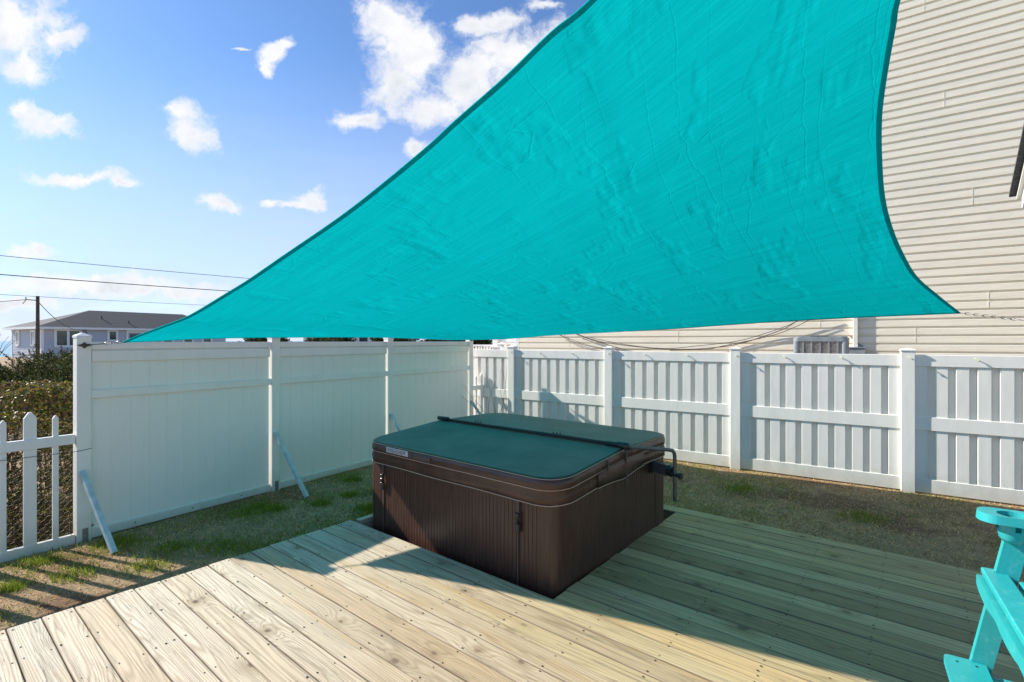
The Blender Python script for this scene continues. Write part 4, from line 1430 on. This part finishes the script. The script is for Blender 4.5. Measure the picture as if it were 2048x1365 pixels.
# ------------------------------------------------------------------ air conditioner on a stand
ap_ = Vector(((1643 - 1024) / 995 * 7.55, 7.55, 0))
ac = thing('air_conditioner', 'grey outdoor air conditioner with louvred coil guard behind the white fence', 'air conditioner', tuple(ap_), NROT)
mb = MB()
S = 0.345
ol = rrect(-S, S, -S, S, 0.07, (1, 1, 1, 1), 6)
mb.prism(ol, 1.695, 1.745, 'z')
mb.prism(rrect(-S + .02, S - .02, -S + .02, S - .02, 0.07, (1, 1, 1, 1), 6), 1.744, 1.765, 'z')
mb.build('top_cap', 'hvac_metal', ac)
mb = MB(); mb.prism(rrect(-S + .022, S - .022, -S + .022, S - .022, 0.06, (1, 1, 1, 1), 6), 0.97, 1.694, 'z'); mb.build('coil', 'hvac_coil', ac)
for (cx, cy) in ((-S, -S), (S, -S), (S, S), (-S, S)):
    mb = MB(); sx = 1 if cx < 0 else -1; sy = 1 if cy < 0 else -1
    x0, x1 = sorted((cx + sx * 0.004, cx + sx * 0.085)); y0, y1 = sorted((cy + sy * 0.004, cy + sy * 0.085))
    mb.prism(rrect(x0, x1, y0, y1, 0.035, (1, 1, 1, 1), 4), 0.96, 1.696, 'z'); mb.build('corner_post', 'hvac_metal', ac)
for face in range(4):
    mb = MB()
    for k in range(5):
        xx = -0.215 + k * 0.1075
        mb.box(xx - 0.011, xx + 0.011, -S + 0.006, -S + 0.026, 0.97, 1.694, 0)
    z = 0.98
    while z < 1.69:
        mb.box(-0.262, 0.262, -S + 0.014, -S + 0.029, z, z + 0.006, 0)
        z += 0.022
    o_ = mb.build('guard', 'hvac_metal', ac); o_.rotation_euler = (0, 0, face * math.pi / 2)
mb = MB(); mb.box(-0.12, 0.1, -0.3, -0.2, 1.766, 1.776, 0); mb.build('fan_bracket', 'dark_metal', ac)
mb = MB(); mb.box(-0.42, 0.42, -0.42, 0.42, 0.90, 0.96, 0)
for sx in (-1, 1):
    for sy in (-1, 1): mb.box(sx * 0.36 - 0.045, sx * 0.36 + 0.045, sy * 0.36 - 0.045, sy * 0.36 + 0.045, 0, 0.90, 0)
mb.build('stand', 'pole_wood', ac)

# ------------------------------------------------------------------ grey house beyond the hedge
gh = thing('grey_house', 'single storey grey clapboard house with dark hip roof beyond the hedge', 'house', (-43.4, 45.9, 0), R(60))
EH = 3.02; GL, GD = 17.0, 7.5


def lapx(mb, x0, x1, z0, z1, pitch, y0=0.0, swap=False):
    z = z0
    while z < z1:
        b = len(mb.v)
        for x in (x0, x1):
            for (yy, zz) in ((y0 - 0.03, z), (y0 - 0.004, z + pitch), (y0 - 0.03, z + pitch)):
                mb.v.append((x, yy, zz) if not swap else (yy, x, zz))
        for k in range(2):
            q = [b + k, b + 3 + k, b + 4 + k, b + 1 + k]
            mb.quad(q if not swap else q[::-1])
        z += pitch


mb = MB(); mb.box(0.01, GL, 0.01, GD, 0.0, EH, 0)
lapx(mb, 0.15, 6.6, 0.45, EH, 0.15); lapx(mb, 9.2, GL, 0.45, EH, 0.15); lapx(mb, 0.15, GD - 0.15, 0.45, EH, 0.15, swap=True)
mb.build('wall', 'grey_siding', gh)
mb = MB(); mb.box(-0.045, 0.15, -0.045, 0.15, 0.2, EH, 0); mb.build('corner_trim', 'white_trim', gh)
mb = MB(); mb.box(-0.045, 0.15, GD - 0.15, GD + 0.05, 0.2, EH, 0); mb.build('corner_trim', 'white_trim', gh)
mb = MB()
ov = 0.55
mb.v = [(-ov, -ov, EH), (GL + ov, -ov, EH), (GL + ov, GD + ov, EH), (-ov, GD + ov, EH), (4.9, GD / 2, 4.90), (GL - 3.0, GD / 2, 4.90)]
for q in ((0, 1, 5, 4), (1, 2, 5), (2, 3, 4, 5), (3, 0, 4)): mb.quad(q)
rfh = mb.build('roof', 'roof_shingle', gh)
mb = MB()
for (x, y_) in ((5.2, 1.7), (7.2, 0.7)):
    z_ = EH + (y_ + ov) / (GD / 2 + ov) * (4.90 - EH)
    mb.tube([(x, y_, z_ - 0.1), (x, y_, z_ + 0.28)], 0.06, 8)
mb.build('vent_pipes', 'dark_metal', rfh)
mb = MB(); mb.box(-ov, GL + ov, -ov - 0.02, -ov + 0.02, EH - 0.2, EH - 0.003, 0); mb.box(-ov - 0.02, -ov + 0.02, -ov + 0.021, GD + ov, EH - 0.2, EH - 0.003, 0)
mb.box(-ov + 0.02, GL, -ov + 0.02, 0.0, EH - 0.21, EH - 0.19, 0)
mb.box(-ov + 0.021, 0.0, 0.001, GD, EH - 0.21, EH - 0.19, 0)
mb.build('fascia', 'white_trim', gh)


def gwin(x0, x1, z0, z1, panes=1, left=False):
    t_ = 0.19
    def bx(m_, a, b_, c, d, e, f):
        if left: m_.box(c, d, a, b_, e, f, 0)
        else: m_.box(a, b_, c, d, e, f, 0)
    m_ = MB(); bx(m_, x0, x1, -0.07, -0.03, z1 - t_, z1); bx(m_, x0, x1, -0.09, -0.03, z0, z0 + t_)
    bx(m_, x0, x0 + t_, -0.068, -0.03, z0 + t_, z1 - t_); bx(m_, x1 - t_, x1, -0.068, -0.03, z0 + t_, z1 - t_)
    for k in range(1, panes):
        xm = x0 + (x1 - x0) * k / panes; bx(m_, xm - t_ / 2, xm + t_ / 2, -0.068, -0.03, z0 + t_, z1 - t_)
    o_ = m_.build('window', 'white_trim', gh)
    m_ = MB(); bx(m_, x0 + t_, x1 - t_, -0.045, -0.034, z0 + t_, z1 - t_); m_.build('pane', 'window_glass', o_)


gwin(0.88, 2.95, 1.10, 2.85, 2)
gwin(5.02, 5.95, 1.65, 2.85)
gwin(1.4, 2.5, 1.2, 2.75, 1, True)
gwin(5.3, 6.3, 1.2, 2.75, 1, True)
mb = MB(); mb.box(6.65, 6.80, -0.06, 0.0, 0.3, EH - 0.2, 0); mb.box(6.80, 9.2, -0.06, 0.0, 2.55, EH - 0.2, 0); mb.box(9.05, 9.2, -0.06, 0.0, 0.3, 2.55, 0)
mb.build('porch_frame', 'white_trim', gh)
mb = MB(); mb.box(7.0, 8.9, -0.03, 0.0, 1.2, 2.45, 0); mb.build('porch_glass', 'window_glass', gh)
for k in range(3): gwin(10 + k * 2.1, 11.2 + k * 2.1, 1.3, 2.6)
mb = MB()                                                 # lattice skirting
k = 0.0
while k < GL:
    mb.bar((k, -0.06, -0.05), (k + 0.45, -0.06, 0.42), 0.05, 0.02, up=(0, 1, 0))
    mb.bar((k + 0.45, -0.08, -0.05), (k, -0.08, 0.42), 0.05, 0.02, up=(0, 1, 0)); k += 0.22
mb.box(-0.05, GL, -0.10, -0.05, 0.40, 0.46, 0)
mb.build('lattice_skirt', 'white_trim', gh)
mb = MB(); mb.tube([(3.05, -0.12, 2.5), (3.2, -0.14, 2.8), (3.35, -0.14, 2.3), (3.3, -0.12, 1.9), (3.1, -0.12, 2.2)], 0.035, 6)
mb.build('service_mast', 'dark_metal', gh)

# second house glimpsed between the sail and the fence
ph = thing('pale_house', 'pale distant cottage glimpsed in the slit between fence and sail', 'house', (-26, 62, 0), R(12))
mb = MB(); mb.box(0, 9, 0, 7, 0, 2.9, 0); mb.build('wall', 'white_siding', ph)
mb = MB(); mb.v = [(-.4, -.4, 2.9), (9.4, -.4, 2.9), (9.4, 7.4, 2.9), (-.4, 7.4, 2.9), (2.5, 3.5, 4.4), (6.5, 3.5, 4.4)]
for q in ((0, 1, 5, 4), (1, 2, 5), (2, 3, 4, 5), (3, 0, 4), (3, 2, 1, 0)): mb.quad(q)
mb.build('roof', 'roof_shingle', ph)
for k in range(3):
    mb = MB(); mb.box(1 + k * 2.8, 2.2 + k * 2.8, -0.04, 0.0, 1.2, 2.5, 0); wq = mb.build('window', 'white_trim', ph)
    mb = MB(); mb.box(1.1 + k * 2.8, 2.1 + k * 2.8, -0.06, -0.041, 1.3, 2.4, 0); mb.build('pane', 'window_glass', wq)

# ------------------------------------------------------------------ poles and lines
up_ = thing('service_pole', 'short brown wooden service pole standing before the grey house', 'pole', (-28.6, 30.0, 0))
mb = MB(); mb.tube([(0, 0, 0), (0, 0, 4.41)], [0.095, 0.085], 10); mb.build('shaft', 'pole_wood', up_)
mb = MB(); mb.tube([(-0.1, 0, 4.15), (-0.7, 0, 4.2), (-0.72, 0, 4.35)], 0.03, 6); mb.tube([(-0.7, 0, 4.2), (-0.9, 0, 3.95)], 0.02, 6)
mb.build('insulator', 'dark_metal', up_)
LN = Vector((0.66, 0.75, 0)); L0 = Vector((-36, 35, 0))
pa = L0 + LN * -14; pc = L0 + LN * 36
for i, (pp, lab) in enumerate(((pa, 'tall utility pole carrying the lines, left of the service pole'), (pc, 'tall utility pole far behind the turquoise sail'))):
    po = thing('utility_pole', lab, 'pole', tuple(pp))
    mb = MB(); mb.tube([(0, 0, -1), (0, 0, 9.3)], [0.16, 0.11], 10); mb.build('shaft', 'pole_wood', po)
    mb = MB(); mb.bar((-1.0, 0.6, 8.6), (1.0, -0.6, 8.6), 0.1, 0.12); mb.build('crossarm', 'pole_wood', po)
labs = {7.71: 'topmost of the three power lines crossing the sky at left', 6.38: 'thick middle line of the three crossing the sky at left', 4.97: 'lowest and thinnest of the three lines crossing above the grey house'}
for zz, r_ in ((7.71, 0.022), (6.38, 0.032), (4.97, 0.014)):
    mb = MB()
    a = pa + Vector((0, 0, zz + 0.25)); c = pc + Vector((0, 0, zz + 0.25))
    pts = []
    for i in range(31):
        s1 = i / 30; p_ = a.lerp(c, s1); base = 4 * (14 / 50) * (1 - 14 / 50)
        pts.append(p_ - Vector((0, 0, 0.25 * 4 * s1 * (1 - s1) / base)))
    mb.tube(pts, r_, 5)
    tag(mb.build('power_line', 'cable'), labs[zz], 'power line', 'power lines crossing at left')
mb = MB(); mb.tube(sag((-29.3, 30, 4.2), (-45, 30, 4.25), 0.35), 0.02, 5); tag(mb.build('service_wire', 'cable'), 'black wire running left from the top of the short brown pole', 'wire')
mb = MB(); mb.tube(sag((-28.6, 30, 4.1), (-41.7, 48.5, 2.8), 0.6), 0.022, 5); tag(mb.build('service_wire', 'cable'), 'wire sagging from the short brown pole to the grey house', 'wire')

# ------------------------------------------------------------------ vegetation
def fastmesh(name, verts, faces_n, cols, matn, parent=None, nv=4):
    """verts (K*nv,3); one face per nv verts; colour per face"""
    K = len(verts) // nv
    me = bpy.data.meshes.new(name)
    me.vertices.add(len(verts)); me.vertices.foreach_set('co', np.asarray(verts, dtype=np.float32).ravel())
    me.loops.add(K * nv); me.loops.foreach_set('vertex_index', np.arange(K * nv, dtype=np.int32))
    me.polygons.add(K); me.polygons.foreach_set('loop_start', np.arange(0, K * nv, nv, dtype=np.int32))
    me.polygons.foreach_set('loop_total', np.full(K, nv, dtype=np.int32))
    me.update(calc_edges=True)
    ca = me.color_attributes.new('Col', 'FLOAT_COLOR', 'POINT')
    c4 = np.ones((K * nv, 4), dtype=np.float32); c4[:, :3] = np.repeat(cols, nv, axis=0)
    ca.data.foreach_set('color', c4.ravel())
    me.materials.append(M[matn])
    o = bpy.data.objects.new(name, me); scene.collection.objects.link(o)
    if parent: o.parent = parent
    return o


rng = np.random.default_rng(5)


def field2(x, y, seed, f=1.0, n=14):
    r = np.random.default_rng(seed); out = np.zeros_like(x)
    for k in range(n):
        a = r.uniform(0, 2 * np.pi); fr = f * r.uniform(0.6, 3.2); ph_ = r.uniform(0, 6.28)
        out += np.sin((x * np.cos(a) + y * np.sin(a)) * fr + ph_) / (0.6 + fr / f * 0.5)
    return out / np.sqrt(n)


# lawn
K = 760000
gx_ = rng.uniform(-7.5, 8.0, K); gy_ = rng.uniform(0.8, 9.9, K)
rx = gx_ - DECK[0]; ry = gy_ - DECK[1]
db = rx * 0.7771 - ry * 0.6293; da = rx * 0.6293 + ry * 0.7771
keep = ~((db > -0.01) & (da < 2.14)) & (0.553 * gx_ + 0.833 * gy_ < 7.12) & (0.833 * gx_ - 0.553 * gy_ > -5.36)
keep &= (db > -3.4) & ((da > 1.9) | (db < 0))
pat = field2(gx_, gy_, 3, 2.4) + 0.6 * field2(gx_, gy_, 8, 9.0)
leftside = db < 0.0
nearR = (7.17 - (0.553 * gx_ + 0.833 * gy_)) < 0.5
dens_ = np.where(leftside, np.clip(0.70 + 0.4 * pat, 0.45, 1.0), np.clip(0.75 + 0.3 * pat, 0.4, 1.0))
keep &= rng.uniform(0, 1, K) < dens_
gx_, gy_, pat, leftside, nearR = gx_[keep], gy_[keep], pat[keep], leftside[keep], nearR[keep]
# tufts of fresh green grass
TN = 300
tx = rng.uniform(-6, 4.5, TN); ty = rng.uniform(1.5, 9.0, TN)
t_db = (tx - DECK[0]) * 0.7771 - (ty - DECK[1]) * 0.6293; t_da = (tx - DECK[0]) * 0.6293 + (ty - DECK[1]) * 0.7771
tk = ((t_db < -0.08) | (t_da > 2.25)) & (0.553 * tx + 0.833 * ty < 7.05) & (0.833 * tx - 0.553 * ty > -5.30) & (t_db > -3.0)
tk &= (t_db < -0.05) | (rng.uniform(0, 1, TN) < 0.06)
tx, ty = tx[tk], ty[tk]
NT_ = 420
sg = np.repeat(rng.uniform(0.04, 0.15, len(tx)), NT_)
ux = np.repeat(tx, NT_) + rng.normal(0, 1, len(sg)) * sg; uy = np.repeat(ty, NT_) + rng.normal(0, 1, len(sg)) * sg * 0.8
uk = (0.553 * ux + 0.833 * uy < 7.12) & (0.833 * ux - 0.553 * uy > -5.36)
u_db = (ux - DECK[0]) * 0.7771 - (uy - DECK[1]) * 0.6293; u_da = (ux - DECK[0]) * 0.6293 + (uy - DECK[1]) * 0.7771
uk &= (u_db < -0.02) | (u_da > 2.16)
ux, uy = ux[uk], uy[uk]
nbase = len(gx_)
gx_ = np.concatenate([gx_, ux]); gy_ = np.concatenate([gy_, uy]); pat = np.concatenate([pat, np.full(len(ux), 3.0)])
leftside = np.concatenate([leftside, np.ones(len(ux), bool)])
K = len(gx_)
green = rng.uniform(0, 1, K) < np.where(leftside, np.clip(0.20 + 0.35 * pat, 0.04, 0.97), np.clip(0.13 + 0.25 * pat, 0.03, 0.5))
h = np.where(green, rng.uniform(0.012, 0.040, K), rng.uniform(0.005, 0.022, K)) * np.where(pat > 2.9, 1.5, 1.0)
ang = rng.uniform(0, 2 * np.pi, K); lean = np.where(green, rng.uniform(0.1, 0.7, K) * h, rng.uniform(0.010, 0.042, K))
wd = rng.uniform(0.0016, 0.0040, K)
la = rng.uniform(0, 2 * np.pi, K)
V = np.zeros((K, 3, 3))
V[:, 0] = np.stack([gx_ - wd * np.cos(ang), gy_ - wd * np.sin(ang), np.zeros(K)], 1)
V[:, 1] = np.stack([gx_ + wd * np.cos(ang), gy_ + wd * np.sin(ang), np.zeros(K)], 1)
V[:, 2] = np.stack([gx_ + lean * np.cos(la), gy_ + lean * np.sin(la), h], 1)
gcol = np.array([0.21, 0.28, 0.035])[None] * rng.uniform(0.5, 1.5, (K, 1)) + np.array([0.07, 0.05, 0.0])[None] * rng.uniform(0, 1, (K, 1))
scol = np.array([0.92, 0.60, 0.30])[None] * rng.uniform(0.22, 1.3, (K, 1)) * np.array([1, 1, 1])[None]
rr_ = rng.uniform(0, 1, K)
scol[rr_ < 0.15] = np.array([0.20, 0.10, 0.055])
cols = np.where(green[:, None], gcol, scol)
lawn = fastmesh('grass', V.reshape(-1, 3), None, cols, 'grass_blade', nv=3)
tag(lawn, 'patchy winter lawn of green tufts and brown straw around the deck', 'grass', kind='stuff')


def leaves(centers, size, colors, rng_, flat=0.4, aspect=0.6, nrm_bias=None):
    K = len(centers)
    n = rng_.normal(size=(K, 3)); n[:, 2] += flat
    if nrm_bias is not None: n += nrm_bias
    n /= np.linalg.norm(n, axis=1, keepdims=True)
    r = rng_.normal(size=(K, 3)); a = np.cross(n, r); a /= np.linalg.norm(a, axis=1, keepdims=True)
    b = np.cross(n, a)
    s = (size * rng_.uniform(0.6, 1.35, K))[:, None]
    v = np.zeros((K, 4, 3))
    v[:, 0] = centers - a * s; v[:, 1] = centers - b * s * aspect - n * s * 0.12; v[:, 2] = centers + a * s; v[:, 3] = centers + b * s * aspect + n * s * 0.12
    return v.reshape(-1, 3)


def pick(rng_, pal, wts, K, var=0.35):
    i = rng_.choice(len(pal), K, p=np.array(wts) / sum(wts))
    return np.array(pal)[i] * rng_.uniform(1 - var, 1 + var, (K, 1))


# ivy bank: a lumpy slope right behind the picket fence
nb_ = Vector((-0.833, 0.553, 0))


def bank(name, label, cat, s0, s1, d0, d1, zfun, K, pal, wts, size, matn, seed, leafz=0.12, twigs=120, asp=0.6):
    r = np.random.default_rng(seed)
    s = r.uniform(s0, s1, K); d = d0 + (d1 - d0) * r.uniform(0, 1, K) ** 0.9
    top = zfun(s, d) + 0.06 * field2(s, d, seed + 1, 5.0)
    z = top - np.abs(r.normal(0, leafz, K)) * np.where(r.uniform(0, 1, K) < 0.5, 1, 0.35)
    z = np.clip(z, 0.01, None)
    X = LF[0] + dL.x * s + nb_.x * d; Y = LF[1] + dL.y * s + nb_.y * d
    o = thing(name, label, cat, (LF[0] + dL.x * (s0 + s1) / 2 + nb_.x * (d0 + d1) / 2, LF[1] + dL.y * (s0 + s1) / 2 + nb_.y * (d0 + d1) / 2, 0))
    c = np.stack([X, Y, z], 1) - np.array(o.location)[None]
    v = leaves(c, size, None, r, aspect=asp)
    fastmesh('foliage', v, None, pick(r, pal, wts, K), matn, o)
    mb = MB(); rs_ = random.Random(seed)
    for _ in range(twigs):
        ss = rs_.uniform(s0, s1); dd = rs_.uniform(d0 + 0.1, d1)
        zt = float(zfun(np.array([ss]), np.array([dd]))[0])
        p0 = Vector((LF[0] + dL.x * ss + nb_.x * dd, LF[1] + dL.y * ss + nb_.y * dd, 0)) - Vector(o.location)
        p1 = p0 + Vector((rs_.uniform(-.25, .25), rs_.uniform(-.25, .25), zt * rs_.uniform(0.5, 0.8)))
        p2 = p1 + Vector((rs_.uniform(-.25, .25), rs_.uniform(-.25, .25), zt * rs_.uniform(0.2, 0.42)))
        mb.tube([p0, p1, p2], [0.009, 0.006, 0.002], 5, caps=False)
    mb.build('stems', 'twig', o)['kind'] = 'stuff'
    return o


ivy_pal = [(0.26, 0.23, 0.03), (0.11, 0.14, 0.02), (0.16, 0.09, 0.05), (0.36, 0.27, 0.06), (0.035, 0.05, 0.012), (0.26, 0.15, 0.11)]
bank('ivy_thicket', 'tangle of glossy yellow green ivy leaves behind the picket fence', 'ivy', -6.0, 0.8, 0.12, 3.5,
     lambda s, d: np.clip(0.02 + 0.56 * d, 0, 1.16), 105000, ivy_pal, [3, 3, 2.5, 1.6, 3, 1.2], 0.019, 'leaf_gloss', 21, twigs=260)
dk_pal = [(0.09, 0.07, 0.04), (0.05, 0.055, 0.018), (0.16, 0.115, 0.07), (0.10, 0.10, 0.03)]
bank('brush', 'low brown brush and dead vines just behind the chicken wire', 'brush', -5.5, 0.2, 0.08, 1.3,
     lambda s, d: 0.08 + 0.55 * d, 60000, dk_pal, [3, 3, 2, 2], 0.013, 'leaf_soft', 33, twigs=420, asp=0.35)


def shrub(name, label, cat, loc, rad, hgt, K, pal, wts, size, matn, seed, asp=0.3, group=None, lobes=9, spiky=0.25):
    r = np.random.default_rng(seed)
    o = thing(name, label, cat, loc, 0, group)
    lc = np.stack([r.uniform(-0.7, 0.7, lobes) * rad, r.uniform(-0.7, 0.7, lobes) * rad, hgt * r.uniform(0.35, 0.8, lobes)], 1)
    lr = rad * r.uniform(0.35, 0.6, lobes)
    i = r.integers(0, lobes, K)
    dv_ = r.normal(size=(K, 3)); dv_ /= np.linalg.norm(dv_, axis=1, keepdims=True)
    # sprays: leaves cluster along random shoots
    nsh = 260
    sh_d = r.normal(size=(nsh, 3)); sh_d[:, 2] = np.abs(sh_d[:, 2]) + 0.2; sh_d /= np.linalg.norm(sh_d, axis=1, keepdims=True)
    sh_l = r.integers(0, lobes, nsh)
    k = r.integers(0, nsh, K)
    tt = r.uniform(0.45, 1.15, K)
    c = lc[sh_l[k]] + sh_d[k] * (lr[sh_l[k]] * tt)[:, None] * (1 + spiky * 0.6) + r.normal(0, 0.05 * rad, (K, 3)) * (1.25 - tt)[:, None]
    c[:, 2] *= hgt / np.percentile(c[:, 2], 98)
    c[:, 2] = np.clip(c[:, 2], 0.05, None)
    v = leaves(c, size, None, r, aspect=asp, nrm_bias=None)
    fastmesh('foliage', v, None, pick(r, pal, wts, K), matn, o)
    mb = MB(); rs_ = random.Random(seed)
    for _ in range(14):
        l_ = lc[rs_.randrange(lobes)]
        mb.tube([(rs_.uniform(-.1, .1), rs_.uniform(-.1, .1), 0), (l_[0] * 0.5, l_[1] * 0.5, l_[2] * 0.6), tuple(l_)], [0.03, 0.02, 0.006], 5, caps=False)
    mb.build('stems', 'twig', o)
    return o


jp = [(0.030, 0.052, 0.012), (0.075, 0.090, 0.016), (0.13, 0.095, 0.025), (0.016, 0.030, 0.009)]
JG = 'dark green junipers behind the ivy'
jl = [('dense dark juniper bush at the left edge of the picture', (-10.6, 10.3, 0), 1.3, 1.38, 1), ('dark juniper bush in front of the short service pole', (-8.9, 9.6, 0), 1.1, 1.24, 2),
      ('rounded juniper bush just left of the tall fence end post', (-7.6, 8.6, 0), 1.0, 1.12, 3), ('juniper bush behind the tall fence, mostly hidden', (-5.6, 8.8, 0), 0.9, 1.2, 4), ('tall feathery juniper standing farthest back in the hedge', (-11.6, 12.4, 0), 1.3, 1.34, 5)]
for (lb, loc, rad, hg, sd) in jl:
    shrub('juniper_bush', lb, 'shrub', loc, rad, hg, 44000, jp, [3, 3, 1.6, 3], 0.021, 'leaf_soft', 40 + sd, asp=0.28, group=JG)
tr_pal = [(0.03, 0.05, 0.012), (0.06, 0.08, 0.02), (0.10, 0.09, 0.03)]
for n_, (loc, rad, hg, lb) in enumerate((((-18, 50, 0), 2.6, 2.6, 'far green bush seen in the slit over the middle fence panel'), ((-11, 46, 0), 2.6, 2.5, 'far brownish bush seen above the third fence panel'),
                                          ((-24, 48, 0), 2.0, 2.5, 'far green bush beside the end of the grey house'), ((-3.4, 40, 0), 2.2, 2.6, 'far dark shrub seen over the picket gate'), ((-6.5, 47, 0), 2.2, 2.3, 'far dull green bush right of the other slit bushes'))):
    shrub('far_bush', lb, 'shrub', loc, rad, hg, 5000, tr_pal, [3, 2, 2], 0.12, 'leaf_soft', 80 + n_, asp=0.5, group='far bushes beyond the fences')
# bare twigs: by the left edge and by the far gate
for (nm, lab, loc, hh, n_, seed) in (('bare_shrub', 'leafless twiggy shrub at the left picture edge before the sea', (-17.9, 17.0, 0), 2.0, 9, 5), ('bare_vine', 'bare red brown vine twigs climbing behind the picket gate', (-0.25, 8.30, 0), 1.35, 7, 9)):
    o = thing(nm, lab, 'shrub', loc); rs_ = random.Random(seed); mb = MB()
    for _ in range(n_):
        p = Vector((rs_.uniform(-.1, .1), rs_.uniform(-.1, .1), 0)); pts = [p]; d_ = Vector((rs_.uniform(-.5, .5), rs_.uniform(-.3, .3), 1)).normalized()
        for q in range(6):
            p = p + d_ * hh / 6; d_ = (d_ + Vector((rs_.uniform(-.4, .4), rs_.uniform(-.3, .3), rs_.uniform(-.2, .3)))).normalized(); pts.append(p)
        r0 = 0.018 if nm == 'bare_shrub' else 0.005
        mb.tube(pts, [r0 * (1 - i / 8) for i in range(7)], 5, caps=False)
    mb.build('branches', 'twig', o)
